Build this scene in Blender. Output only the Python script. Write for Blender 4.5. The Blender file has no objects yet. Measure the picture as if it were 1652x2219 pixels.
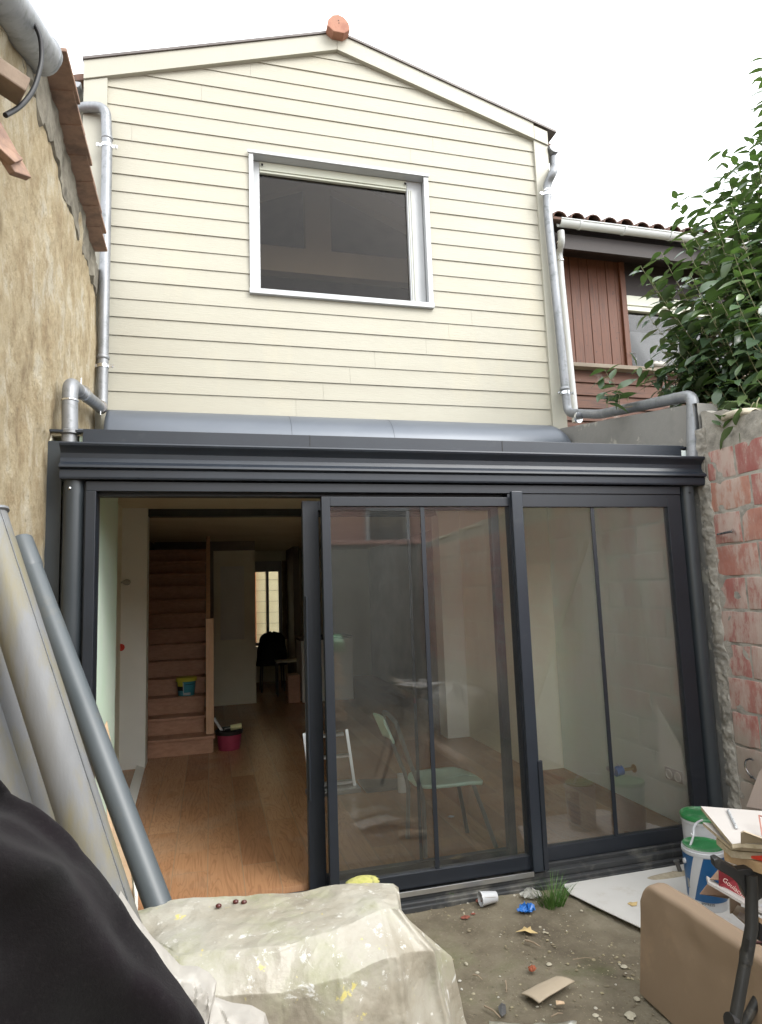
import bpy, math, random
import numpy as np
from mathutils import Vector, Matrix, noise
random.seed(7)
SC = bpy.context.scene
COL = SC.collection
# ---------------------------------------------------------------- camera
CAMP = Vector((0.0, -3.5, 1.63))
RT = Vector((0.9668037482, -0.2531903898, -0.0344258471))
DN = Vector((-0.0021268859, 0.1267498098, -0.9919324385))
FW = Vector((0.2555112302, 0.9590772194, 0.1220036822))
FPX = 1404.01
cam_d = bpy.data.cameras.new('camera'); cam = bpy.data.objects.new('camera', cam_d)
COL.objects.link(cam); SC.camera = cam
cam_d.sensor_fit = 'VERTICAL'; cam_d.sensor_height = 36; cam_d.lens = FPX/2219*36
cam_d.clip_start = 0.02; cam_d.clip_end = 500
mw = Matrix.Identity(4)
for i in range(3):
    mw[i][0] = RT[i]; mw[i][1] = -DN[i]; mw[i][2] = -FW[i]; mw[i][3] = CAMP[i]
cam.matrix_world = mw
# ---------------------------------------------------------------- world + sun + exposure
SUN_EL, SUN_ROT = math.radians(42), math.radians(143)
w = bpy.data.worlds.new('World'); SC.world = w; w.use_nodes = True
nt = w.node_tree; nt.nodes.clear()
sky = nt.nodes.new('ShaderNodeTexSky'); sky.sky_type = 'NISHITA'; sky.sun_disc = False
sky.sun_elevation = SUN_EL; sky.sun_rotation = SUN_ROT; sky.air_density = 1.5; sky.dust_density = 4.0
hs = nt.nodes.new('ShaderNodeHueSaturation'); hs.inputs['Saturation'].default_value = 0.15
mx = nt.nodes.new('ShaderNodeMix'); mx.data_type = 'RGBA'; mx.inputs[0].default_value = 0.72
mx.inputs[7].default_value = (8.6, 8.9, 9.2, 1)          # even layer of overcast cloud
bg = nt.nodes.new('ShaderNodeBackground'); bg.inputs[1].default_value = 0.122
ow = nt.nodes.new('ShaderNodeOutputWorld')
nt.links.new(sky.outputs[0], hs.inputs['Color']); nt.links.new(hs.outputs[0], mx.inputs[6])
nt.links.new(mx.outputs[2], bg.inputs[0]); nt.links.new(bg.outputs[0], ow.inputs[0])
sl = bpy.data.lights.new('sun', 'SUN'); sl.energy = 0.8; sl.angle = math.radians(28); sl.color = (1, .97, .92)
so = bpy.data.objects.new('sun', sl); COL.objects.link(so)
_d = Vector((-math.sin(SUN_ROT)*math.cos(SUN_EL)*-1, math.cos(SUN_ROT)*math.cos(SUN_EL), math.sin(SUN_EL)))
so.rotation_euler = _d.to_track_quat('Z', 'Y').to_euler(); so.location = (0, -6, 12)
SC.view_settings.view_transform = 'Standard'; SC.view_settings.look = 'None'
SC.view_settings.exposure = 1.7; SC.view_settings.gamma = 1
SC.cycles.max_bounces = 10; SC.cycles.diffuse_bounces = 6; SC.cycles.transparent_max_bounces = 16
SC.cycles.sample_clamp_indirect = 6

# ---------------------------------------------------------------- helpers
def on(x, y, ax, val):
    """world point on an axis plane, used to measure real positions"""
    r = RT*((x-826)/FPX) + DN*((y-1109.5)/FPX) + FW
    return CAMP + r*((val-CAMP[ax])/r[ax])
class G:
    def __init__(s): s.v = []; s.f = []
    def add(s, vs, fs):
        n = len(s.v); s.v += [tuple(p) for p in vs]; s.f += [tuple(i+n for i in q) for q in fs]; return s
    def box(s, x0, x1, y0, y1, z0, z1):
        return s.hexa([(x0,y0,z0),(x1,y0,z0),(x1,y1,z0),(x0,y1,z0),(x0,y0,z1),(x1,y0,z1),(x1,y1,z1),(x0,y1,z1)])
    def hexa(s, p):
        return s.add(p, [(3,2,1,0),(4,5,6,7),(0,1,5,4),(1,2,6,5),(2,3,7,6),(3,0,4,7)])
    def obox(s, c, size, rot=(0,0,0)):
        from mathutils import Euler
        R = Euler(rot).to_matrix(); c = Vector(c); h = [k/2 for k in size]
        P = [c+R@Vector((a*h[0], b*h[1], d*h[2])) for a,b,d in ((-1,-1,-1),(1,-1,-1),(1,1,-1),(-1,1,-1),(-1,-1,1),(1,-1,1),(1,1,1),(-1,1,1))]
        return s.hexa(P)
    def bar(s, p0, p1, wd, ht, up=(0,0,1)):
        p0 = Vector(p0); p1 = Vector(p1); t = (p1-p0).normalized(); sd = t.cross(Vector(up)).normalized(); u = sd.cross(t)
        a = sd*wd/2; b = u*ht/2
        return s.hexa([p0-a-b, p1-a-b, p1+a-b, p0+a-b, p0-a+b, p1-a+b, p1+a+b, p0+a+b])
    def tube(s, path, r, n=16, cap=True):
        path = [Vector(p) for p in path]; m = len(path)
        rr = r if isinstance(r, (list, tuple)) else [r]*m
        T = []
        for i in range(m):
            a = path[max(i-1, 0)]; b = path[min(i+1, m-1)]; T.append((b-a).normalized())
        u = T[0].orthogonal().normalized(); vs = []
        for i in range(m):
            u = (u - T[i]*u.dot(T[i])).normalized(); v = T[i].cross(u)
            k = 1.0
            if 0 < i < m-1:
                cs = max(.5, (path[i]-path[i-1]).normalized().dot(T[i])); k = 1/cs
            for j in range(n):
                a = 2*math.pi*j/n
                vs.append(path[i] + (u*math.cos(a)+v*math.sin(a))*rr[i])
        fs = [(i*n+j, i*n+(j+1)%n, (i+1)*n+(j+1)%n, (i+1)*n+j) for i in range(m-1) for j in range(n)]
        if cap: fs += [tuple(range(n-1, -1, -1)), tuple((m-1)*n+j for j in range(n))]
        return s.add(vs, fs)
    def lathe(s, prof, c=(0,0,0), n=28, axis=None):
        c = Vector(c); R = Matrix.Identity(3)
        if axis is not None: R = Vector(axis).to_track_quat('Z', 'Y').to_matrix()
        vs = [c + R@Vector((r*math.cos(2*math.pi*j/n), r*math.sin(2*math.pi*j/n), z)) for r, z in prof for j in range(n)]
        m = len(prof)
        fs = [(i*n+j, i*n+(j+1)%n, (i+1)*n+(j+1)%n, (i+1)*n+j) for i in range(m-1) for j in range(n)]
        fs += [tuple(range(n-1, -1, -1)), tuple((m-1)*n+j for j in range(n))]
        return s.add(vs, fs)
    def prism(s, pts, ax, a0, a1):
        """closed 2-D outline swept along an axis; pts in the two other axes in order"""
        def mk(p, a):
            return {0:(a,p[0],p[1]), 1:(p[0],a,p[1]), 2:(p[0],p[1],a)}[ax]
        n = len(pts); vs = [mk(p, a0) for p in pts]+[mk(p, a1) for p in pts]
        return s.add(vs, [tuple(range(n)), tuple(range(2*n-1, n-1, -1))]+[(i, i+n, (i+1)%n+n, (i+1)%n) for i in range(n)])
    def grid(s, fn, nu, nv, close=False):
        vs = [fn(i/(nu-1), j/(nv-1)) for i in range(nu) for j in range(nv)]
        return s.add(vs, [(i*nv+j, (i+1)*nv+j, (i+1)*nv+j+1, i*nv+j+1) for i in range(nu-1) for j in range(nv-1)])
def arc(path, rad, n=6):
    """polyline with rounded corners"""
    P = [Vector(p) for p in path]; out = [P[0]]
    for i in range(1, len(P)-1):
        a = (P[i-1]-P[i]); b = (P[i+1]-P[i]); r = min(rad, a.length*.49, b.length*.49)
        A = P[i]+a.normalized()*r; B = P[i]+b.normalized()*r
        for k in range(n+1):
            t = k/n; out.append(A*(1-t)**2 + P[i]*2*t*(1-t) + B*t*t)
    return out+[P[-1]]
def roots(o):
    while o.parent: o = o.parent
    return o
def tag(o, label=None, cat=None, group=None, kind=None):
    for k, v in (('label', label), ('category', cat), ('group', group), ('kind', kind)):
        if v: o[k] = v
    return o
def thing(name, label, cat, loc=(0,0,0), group=None):
    o = bpy.data.objects.new(name, None); COL.objects.link(o); o.location = loc; o.empty_display_size = .1
    return tag(o, label, cat, group)
def build(name, g, m, parent=None, bevel=0, smooth=False, angle=35, seg=2, solid=0):
    me = bpy.data.meshes.new(name)
    V = g.v
    if parent is not None: off = Vector(roots(parent).location)
    else:
        a = np.array(V); off = Vector(((a[:,0].min()+a[:,0].max())/2, (a[:,1].min()+a[:,1].max())/2, a[:,2].min()))
    me.from_pydata([(p[0]-off[0], p[1]-off[1], p[2]-off[2]) for p in V], [], g.f)
    me.update()
    import bmesh
    b = bmesh.new(); b.from_mesh(me); bmesh.ops.recalc_face_normals(b, faces=b.faces); b.to_mesh(me); b.free()
    if smooth:
        me.polygons.foreach_set('use_smooth', [True]*len(me.polygons)); me.set_sharp_from_angle(angle=math.radians(angle))
    me.materials.append(m)
    o = bpy.data.objects.new(name, me); COL.objects.link(o)
    if parent is not None: o.parent = parent
    else: o.location = off
    if bevel:
        md = o.modifiers.new('bevel', 'BEVEL'); md.width = bevel; md.segments = seg; md.limit_method = 'ANGLE'; md.angle_limit = math.radians(40)
    if solid:
        md = o.modifiers.new('solid', 'SOLIDIFY'); md.thickness = solid; md.offset = 0
    return o
def single(name, g, m, label, cat, group=None, **k):
    return tag(build(name, g, m, None, **k), label, cat, group)
def struct(name, g, m, **k):
    o = build(name, g, m, None, **k); o['kind'] = 'structure'; return o
def text_mesh(name, s, size, m, parent, loc, R, extrude=.0004, bend=None):
    cu = bpy.data.curves.new(name, 'FONT'); cu.body = s; cu.size = size; cu.extrude = extrude; cu.align_x = 'CENTER'; cu.align_y = 'CENTER'
    to = bpy.data.objects.new(name+'_tmp', cu); COL.objects.link(to)
    dg = bpy.context.evaluated_depsgraph_get(); me = bpy.data.meshes.new_from_object(to.evaluated_get(dg))
    bpy.data.objects.remove(to)
    off = Vector(roots(parent).location)
    for v in me.vertices:
        p = v.co.copy()
        if bend: p = bend(p)
        v.co = Vector(loc) + R@p - off
    me.materials.clear(); me.materials.append(m)
    o = bpy.data.objects.new(name, me); COL.objects.link(o); o.parent = parent
    return o

# ---------------------------------------------------------------- materials
def ramp(nt, fac, stops):
    r = nt.nodes.new('ShaderNodeValToRGB'); e = r.color_ramp.elements
    while len(e) > 1: e.remove(e[-1])
    e[0].position = stops[0][0]; e[0].color = (*stops[0][1], 1)
    for p, c in stops[1:]:
        k = e.new(p); k.color = (*c, 1)
    nt.links.new(fac, r.inputs[0]); return r.outputs[0]
def nz(nt, vec, scale, detail=6, rough=.6, dist=0):
    n = nt.nodes.new('ShaderNodeTexNoise'); n.inputs['Scale'].default_value = scale; n.inputs['Detail'].default_value = detail
    n.inputs['Roughness'].default_value = rough; n.inputs['Distortion'].default_value = dist
    nt.links.new(vec, n.inputs['Vector']); return n.outputs['Fac']
def mapping(nt, scale=(1,1,1), rot=(0,0,0)):
    tc = nt.nodes.new('ShaderNodeTexCoord'); mp = nt.nodes.new('ShaderNodeMapping')
    mp.inputs['Scale'].default_value = scale; mp.inputs['Rotation'].default_value = rot
    nt.links.new(tc.outputs['Object'], mp.inputs['Vector']); return mp.outputs[0]
def mixc(nt, fac, a, b, mode='MIX'):
    m = nt.nodes.new('ShaderNodeMix'); m.data_type = 'RGBA'; m.blend_type = mode
    for k, v in ((0, fac), (6, a), (7, b)):
        if isinstance(v, (int, float)): m.inputs[k].default_value = v
        elif isinstance(v, tuple): m.inputs[k].default_value = (*v, 1)
        else: nt.links.new(v, m.inputs[k])
    return m.outputs[2]
def bumpn(nt, h, strength, dist=.01, prev=None):
    b = nt.nodes.new('ShaderNodeBump'); b.inputs['Strength'].default_value = strength; b.inputs['Distance'].default_value = dist
    nt.links.new(h, b.inputs['Height'])
    if prev is not None: nt.links.new(prev, b.inputs['Normal'])
    return b.outputs[0]
def newmat(name):
    m = bpy.data.materials.new(name); m.use_nodes = True
    return m, m.node_tree, m.node_tree.nodes['Principled BSDF']
def mat(name, cols, scale=4, stretch=(1,1,1), rough=.6, metal=0, bump=0, bscale=60, bstretch=None, dist=.004, spec=.5, detail=6,
        dirt=None, dscale=3, damt=(.5,.7), rvar=0, dstretch=(1,1,1), rot=(0,0,0), sheen=0, sss=0):
    m, nt, bs = newmat(name)
    if isinstance(cols[0], (int, float)): cols = [cols]
    v = mapping(nt, stretch, rot)
    f = nz(nt, v, scale, detail)
    if len(cols) == 1: cols = [tuple(c*.93 for c in cols[0]), tuple(min(1, c*1.05) for c in cols[0])]
    k = len(cols); c = ramp(nt, f, [(.3+.4*i/(k-1), cols[i]) for i in range(k)])
    if dirt:
        d = nz(nt, mapping(nt, dstretch), dscale, 9, .68)
        c = mixc(nt, ramp(nt, d, [(damt[0], (0,0,0)), (damt[1], (1,1,1))]), c, dirt)
    nt.links.new(c, bs.inputs['Base Color'])
    bs.inputs['Roughness'].default_value = rough; bs.inputs['Metallic'].default_value = metal
    bs.inputs['Specular IOR Level'].default_value = spec
    if rvar:
        mr = nt.nodes.new('ShaderNodeMapRange'); mr.inputs[3].default_value = rough-rvar; mr.inputs[4].default_value = rough+rvar
        nt.links.new(nz(nt, v, scale*3, 5), mr.inputs[0]); nt.links.new(mr.outputs[0], bs.inputs['Roughness'])
    if bump:
        nt.links.new(bumpn(nt, nz(nt, mapping(nt, bstretch or stretch), bscale, 8, .65), bump, dist), bs.inputs['Normal'])
    if sheen: bs.inputs['Sheen Weight'].default_value = sheen
    return m
M = {}
M['siding'] = mat('cream_fibre_cement', [(0.353,0.336,0.275),(0.373,0.358,0.295)], 2, (1,1,3), .55, bump=.5, bscale=14, bstretch=(1,8,9), dist=.004, spec=.35, dirt=(.42,.385,.29), dscale=1.3, damt=(.52,.9), dstretch=(1.5,1,.5))
M['trim'] = mat('cream_trim', [(0.347,0.334,0.275),(0.368,0.357,0.295)], 3, (1,1,1), .5, bump=.3, bscale=18, bstretch=(7,7,1), dist=.003)
M['roofedge'] = mat('brown_grey_roof_edge', [(.09,.075,.07),(.14,.12,.11)], 6, rough=.5)
M['terracotta'] = mat('terracotta', [(0.255,0.104,0.067),(0.340,0.162,0.104),(0.281,0.142,0.095)], 9, rough=.75, bump=.4, bscale=50)
M['oldtile'] = mat('old_roof_tile', [(.055,.035,.03),(.13,.07,.05),(.07,.055,.045)], 7, rough=.85, bump=.5, bscale=40)
M['vergetile'] = mat('verge_tile', [(0.218,0.127,0.089),(0.301,0.188,0.131),(0.168,0.103,0.080)], 6, rough=.8, bump=.5, bscale=35, dirt=(.10,.07,.055), dscale=5, damt=(.5,.75))
M['whitepvc'] = mat('white_lacquered_aluminium', [(0.404,0.416,0.422),(0.440,0.452,0.458)], 3, rough=.35)
M['creampvc'] = mat('cream_shutter_box', [(.50,.51,.42),(.56,.57,.48)], 3, rough=.45)
M['zinc'] = mat('galvanised_zinc', [(0.180,0.189,0.198),(0.270,0.279,0.293),(0.225,0.234,0.243)], 7, (1,1,.35), .5, .55, bump=.12, bscale=12, rvar=.1, dirt=(.17,.18,.185), dscale=16, damt=(.52,.66))
M['zincband'] = mat('bright_steel', [(.6,.62,.64),(.75,.76,.78)], 9, rough=.25, metal=1)
M['anth'] = mat('anthracite_aluminium', [(0.016,0.020,0.029),(0.021,0.028,0.038)], 3, rough=.38, spec=.5, bump=.05, bscale=150, dirt=(.07,.075,.08), dscale=5, damt=(.6,.95), dstretch=(.6,1,1))
M['anthdark'] = mat('anthracite_frame', [(0.010,0.013,0.018),(0.014,0.018,0.026)], 3, rough=.45)
M['anthdust'] = mat('dusty_anthracite_sill', [(0.023,0.026,0.029),(0.043,0.044,0.045)], 8, (.4,1,1), .55, bump=.2, bscale=60, dirt=(.15,.145,.125), dscale=7, damt=(.5,.72))
M['darkpipe'] = mat('dark_grey_pvc', [(0.030,0.037,0.043),(0.040,0.047,0.053)], 3, rough=.35)
M['roofsheet'] = mat('grey_blue_roof_sheet', [(0.096,0.110,0.133),(0.113,0.128,0.150)], 2, rough=.38, metal=.2)
M['black'] = mat('black_rubber', (.012,.012,.013), rough=.5)
M['blacksteel'] = mat('black_painted_steel', [(.018,.018,.018),(.032,.032,.031)], 6, rough=.42, metal=.2, dirt=(.13,.12,.10), dscale=14, damt=(.56,.74), bump=.15)
M['wall_in'] = mat('painted_plaster', [(0.786,0.756,0.605),(0.860,0.832,0.680)], 2, rough=.8, bump=.1, bscale=30)
M['white_in'] = mat('white_paint', [(0.750,0.750,0.700),(0.825,0.825,0.775)], 2, rough=.7)
M['greenboard'] = mat('green_plasterboard', [(0.661,0.860,0.675),(0.747,0.860,0.762)], 2, rough=.75)
M['grey_in'] = mat('grey_green_plaster', [(0.730,0.860,0.744),(0.816,0.860,0.843)], 1.5, rough=.8, bump=.1)
M['ceiling'] = mat('raw_ceiling', [(0.672,0.618,0.457),(0.753,0.699,0.538)], 2, rough=.85)
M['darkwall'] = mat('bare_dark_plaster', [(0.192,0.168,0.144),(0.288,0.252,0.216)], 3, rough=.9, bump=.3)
M['stair'] = mat('reddish_beech_stair', [(0.401,0.211,0.132),(0.535,0.305,0.199)], 5, (3,1,8), .5, bump=.1, bscale=20)
M['newel'] = mat('light_beech', [(0.540,0.330,0.198),(0.648,0.422,0.264)], 5, (8,8,1), .5)
M['steelbeam'] = mat('dark_steel_beam', [(.03,.035,.035),(.05,.055,.055)], 5, rough=.5)
M['woodred'] = mat('red_stained_planks', [(0.061,0.019,0.008),(0.104,0.033,0.013),(0.076,0.026,0.010)], 3.5, (9,9,.7), .6, bump=.35, bscale=12, dirt=(.035,.012,.007), dscale=22, damt=(.61,.66))
M['woodshaded'] = mat('dark_red_eaves_shade', [(0.009,0.004,0.003),(0.014,0.006,0.004)], 5, (.6,5,5), .6, bump=.2)  # dark red timber, its colour deepened further to paint in the shadow under the eaves
M['woodlow'] = mat('weathered_red_boards', [(0.050,0.017,0.009),(0.096,0.038,0.020),(0.038,0.015,0.009)], 4, (.5,3,6), .7, bump=.35, bscale=14, dirt=(.25,.22,.19), dscale=5, damt=(.58,.8))
M['concrete'] = mat('grey_concrete_render', [(0.168,0.165,0.155),(0.231,0.225,0.207),(0.196,0.190,0.176)], 2.2, rough=.9, bump=.5, bscale=25, dirt=(.38,.36,.31), dscale=2.6, damt=(.56,.60))
M['mortar'] = mat('rough_mortar', [(0.190,0.180,0.157),(0.323,0.304,0.266),(0.399,0.380,0.332)], 9, rough=.95, bump=.8, bscale=30, dist=.01)
M['pinkwall'] = mat('pink_render', [(.34,.18,.15),(.42,.24,.2)], 1.5, rough=.9)
M['oldrender'] = mat('old_grey_render', [(.13,.13,.12),(.27,.27,.24),(.18,.18,.165)], 2.5, (2,2,.6), .95, bump=.5)
M['palestone'] = mat('pale_stone', [(.62,.56,.38),(.70,.65,.47)], 2, rough=.8)
M['kraft'] = mat('kraft_cardboard', [(0.229,0.165,0.109),(0.258,0.189,0.128)], 2, rough=.75, bump=.08, bscale=90, dirt=(.36,.25,.16), dscale=1.8, damt=(.5,.7))
M['kraft2'] = mat('faded_cardboard', [(.34,.28,.20),(.42,.35,.26)], 6, rough=.85, bump=.2)
M['kraftin'] = mat('brown_card_inner', [(.22,.14,.09),(.28,.18,.12)], 4, rough=.85)
M['chip'] = mat('white_faced_board', [(0.436,0.409,0.383),(0.469,0.443,0.416)], 3, rough=.45)
M['chipedge'] = mat('chipboard_edge', [(.36,.30,.20),(.52,.45,.33)], 60, rough=.9, bump=.4, bscale=120)
M['plywood'] = mat('plywood', [(.48,.33,.20),(.56,.41,.27)], 4, (1,1,9), .6)
M['benchwood'] = mat('bench_jaw_wood', [(.42,.28,.15),(.56,.39,.23)], 5, (1,6,6), .65, bump=.2, dirt=(.25,.17,.10), dscale=9, damt=(.6,.72))
M['whiteplastic'] = mat('white_plastic', (.50,.515,.53), rough=.3)
M['greenlid'] = mat('green_lid', [(.018,.13,.04),(.03,.19,.06)], 5, rough=.28, dirt=(.20,.30,.20), dscale=14, damt=(.52,.7))
M['bluelabel'] = mat('blue_label', (.012,.085,.22), rough=.35)
M['blueplastic'] = mat('blue_plastic', (.02,.14,.46), rough=.35)
M['tealplastic'] = mat('teal_label', (.06,.30,.38), rough=.4)
M['yellowplastic'] = mat('yellow_plastic', (.62,.60,.06), rough=.4)
M['redpaint'] = mat('red_plastic', [(.58,.035,.02),(.66,.06,.03)], 5, rough=.3)
M['carton'] = mat('crimson_carton', [(.20,.018,.028),(.26,.03,.04)], 5, rough=.5)
M['pinkplastic'] = mat('crimson_plastic', [(.28,.03,.07),(.36,.05,.10)], 9, rough=.4, dirt=(.6,.5,.5), dscale=24, damt=(.66,.7))
M['mint'] = mat('mint_seat', (.50,.68,.56), rough=.35)
M['tube'] = mat('grey_tube', (.16,.16,.16), rough=.35, metal=.6)
M['brass'] = mat('brass', (.55,.40,.15), rough=.35, metal=1)
M['alu'] = mat('aluminium', (.62,.63,.64), rough=.3, metal=.9)
M['bean'] = mat('dark_red_seed', (.07,.015,.012), rough=.3)
M['leafdry'] = mat('dry_leaf', [(.42,.30,.13),(.55,.42,.2)], 30, rough=.8)
M['redleaf'] = mat('red_clay_shard', [(0.180,0.049,0.032),(0.228,0.077,0.048)], 20, rough=.8)
M['stick'] = mat('twig', [(.20,.15,.10),(.32,.25,.17)], 20, rough=.85)
M['fabric'] = mat('charcoal_fleece', [(0.009,0.006,0.008),(0.014,0.014,0.014)], 5, rough=1, bump=.5, bscale=260, sheen=.05, dist=.003, spec=.03, dirt=(.03,.026,.027), dscale=160, damt=(.55,.9))
M['jacket'] = mat('black_cloth', (.008,.008,.009), rough=.9)
M['sand'] = mat('dirty_sand', [(.28,.24,.17),(.40,.35,.26)], 40, rough=.95, bump=.6, bscale=80)
M['bark'] = mat('branch_bark', [(.13,.11,.08),(.22,.19,.14)], 14, rough=.9, bump=.5)
M['stem'] = mat('green_stem', [(.16,.17,.08),(.24,.22,.12)], 14, rough=.6)
# ---- special materials
def glass(name, boost, dust, tint=(.99,.995,.99), dustcol=(.60,.62,.60)):
    m, nt, bs = newmat(name); nt.nodes.remove(bs); out = nt.nodes['Material Output']
    tr = nt.nodes.new('ShaderNodeBsdfTransparent'); tr.inputs[0].default_value = (*tint, 1)
    gl = nt.nodes.new('ShaderNodeBsdfGlossy'); gl.inputs['Roughness'].default_value = 0.0
    df = nt.nodes.new('ShaderNodeBsdfDiffuse'); df.inputs[0].default_value = (*dustcol, 1)
    fr = nt.nodes.new('ShaderNodeFresnel'); fr.inputs[0].default_value = 1.5
    mu = nt.nodes.new('ShaderNodeMath'); mu.operation = 'MULTIPLY'; mu.inputs[1].default_value = boost; mu.use_clamp = True
    nt.links.new(fr.outputs[0], mu.inputs[0])
    m1 = nt.nodes.new('ShaderNodeMixShader'); nt.links.new(mu.outputs[0], m1.inputs[0]); nt.links.new(tr.outputs[0], m1.inputs[1]); nt.links.new(gl.outputs[0], m1.inputs[2])
    n = nz(nt, mapping(nt, (1,1,.35)), 3, 9, .7); n2 = nz(nt, mapping(nt), 130, 3, .7)
    a = nt.nodes.new('ShaderNodeMath'); a.operation = 'MULTIPLY'; nt.links.new(n, a.inputs[0]); nt.links.new(n2, a.inputs[1])
    mr = nt.nodes.new('ShaderNodeMapRange'); mr.inputs[1].default_value = .12; mr.inputs[2].default_value = .42; mr.inputs[3].default_value = dust*.3; mr.inputs[4].default_value = dust*1.9
    nt.links.new(a.outputs[0], mr.inputs[0])
    m2 = nt.nodes.new('ShaderNodeMixShader'); nt.links.new(mr.outputs[0], m2.inputs[0]); nt.links.new(m1.outputs[0], m2.inputs[1]); nt.links.new(df.outputs[0], m2.inputs[2])
    nt.links.new(m2.outputs[0], out.inputs[0]); return m
M['glass'] = glass('door_glass', 1.6, .021)
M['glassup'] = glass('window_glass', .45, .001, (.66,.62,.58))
M['glassfar'] = glass('clear_glass', 1.0, .01)
def emit_free_plastic(name, col, alpha, rough=.35):
    m, nt, bs = newmat(name)
    f = nz(nt, mapping(nt), 6, 6)
    nt.links.new(ramp(nt, f, [(.3, tuple(c*.88 for c in col)), (.7, col)]), bs.inputs['Base Color'])
    bs.inputs['Roughness'].default_value = rough; bs.inputs['Alpha'].default_value = alpha
    nt.links.new(bumpn(nt, nz(nt, mapping(nt), 40, 6), .15, .004), bs.inputs['Normal'])
    return m
M['film'] = emit_free_plastic('crumpled_white_film', (.41,.39,.355), .93, .42)
M['film2'] = emit_free_plastic('clear_film_scrap', (.55,.55,.50), .55, .3)
def tarp_mat():
    m, nt, bs = newmat('dirty_translucent_sheet')
    v = mapping(nt)
    c = ramp(nt, nz(nt, v, 2.6, 8, .62), [(.30,(.17,.145,.11)),(.42,(.29,.265,.21)),(.55,(.37,.355,.305)),(.70,(.44,.43,.40))])
    c = mixc(nt, ramp(nt, nz(nt, v, 5.2, 8, .65), [(.50,(0,0,0)),(.66,(.8,.8,.8))]), c, (.25,.25,.15))
    tc = nt.nodes.new('ShaderNodeTexCoord'); sp = nt.nodes.new('ShaderNodeSeparateXYZ'); nt.links.new(tc.outputs['Object'], sp.inputs[0])
    # white paint and plaster splashes, mostly on the flat top
    spl = ramp(nt, nz(nt, v, 11, 9, .72, .6), [(.60,(0,0,0)),(.65,(.85,.85,.85))])
    geo = nt.nodes.new('ShaderNodeNewGeometry'); s2 = nt.nodes.new('ShaderNodeSeparateXYZ'); nt.links.new(geo.outputs['Normal'], s2.inputs[0])
    c = mixc(nt, spl, c, (.60,.60,.58))
    c = mixc(nt, ramp(nt, nz(nt, v, 23, 9, .75), [(.60,(0,0,0)),(.64,(1,1,1))]), c, (.55,.54,.50))
    c = mixc(nt, ramp(nt, nz(nt, v, 16, 7, .7), [(.63,(0,0,0)),(.66,(1,1,1))]), c, (.50,.44,.16))
    nt.links.new(c, bs.inputs['Base Color'])
    bs.inputs['Roughness'].default_value = .38; bs.inputs['Specular IOR Level'].default_value = .5
    vo = nt.nodes.new('ShaderNodeTexVoronoi'); vo.feature = 'DISTANCE_TO_EDGE'; vo.inputs['Scale'].default_value = 4.5
    vm = nt.nodes.new('ShaderNodeVectorMath'); vm.operation = 'ADD'; nn = nt.nodes.new('ShaderNodeTexNoise'); nn.inputs['Scale'].default_value = 5; nt.links.new(v, nn.inputs['Vector'])
    vs_ = nt.nodes.new('ShaderNodeVectorMath'); vs_.operation = 'SCALE'; vs_.inputs['Scale'].default_value = .35; nt.links.new(nn.outputs['Color'], vs_.inputs[0]); nt.links.new(v, vm.inputs[0]); nt.links.new(vs_.outputs[0], vm.inputs[1]); nt.links.new(vm.outputs[0], vo.inputs['Vector'])
    b0 = bumpn(nt, vo.outputs['Distance'], .22, .05); b1 = bumpn(nt, nz(nt, v, 9, 6), .35, .02, b0); nt.links.new(bumpn(nt, nz(nt, v, 70, 7, .7), .3, .004, b1), bs.inputs['Normal'])
    return m
M['tarp'] = tarp_mat()
def leftwall_mat():
    m, nt, bs = newmat('ochre_lime_render')
    v = mapping(nt, (1,1,.9), (math.radians(14),0,0))
    c = ramp(nt, nz(nt, v, 3.0, 10, .72), [(.36,(.33,.245,.14)),(.45,(.48,.385,.235)),(.53,(.55,.46,.30)),(.62,(.62,.56,.43))])
    c = mixc(nt, ramp(nt, nz(nt, v, 9, 9, .72), [(.50,(0,0,0)),(.62,(.85,.85,.85))]), c, (.40,.30,.17))
    c = mixc(nt, ramp(nt, nz(nt, v, 22, 9, .75), [(.58,(0,0,0)),(.66,(.8,.8,.8))]), c, (.27,.22,.14))
    c = mixc(nt, ramp(nt, nz(nt, mapping(nt, (1,1,.3)), 4, 8, .7), [(.60,(0,0,0)),(.72,(.7,.7,.7))]), c, (.48,.46,.38))
    nt.links.new(c, bs.inputs['Base Color']); bs.inputs['Roughness'].default_value = .95
    b1 = bumpn(nt, nz(nt, v, 10, 10, .78), .9, .05); nt.links.new(bumpn(nt, nz(nt, mapping(nt), 60, 8, .75), .7, .012, b1), bs.inputs['Normal'])
    return m
M['leftwall'] = leftwall_mat()
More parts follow.
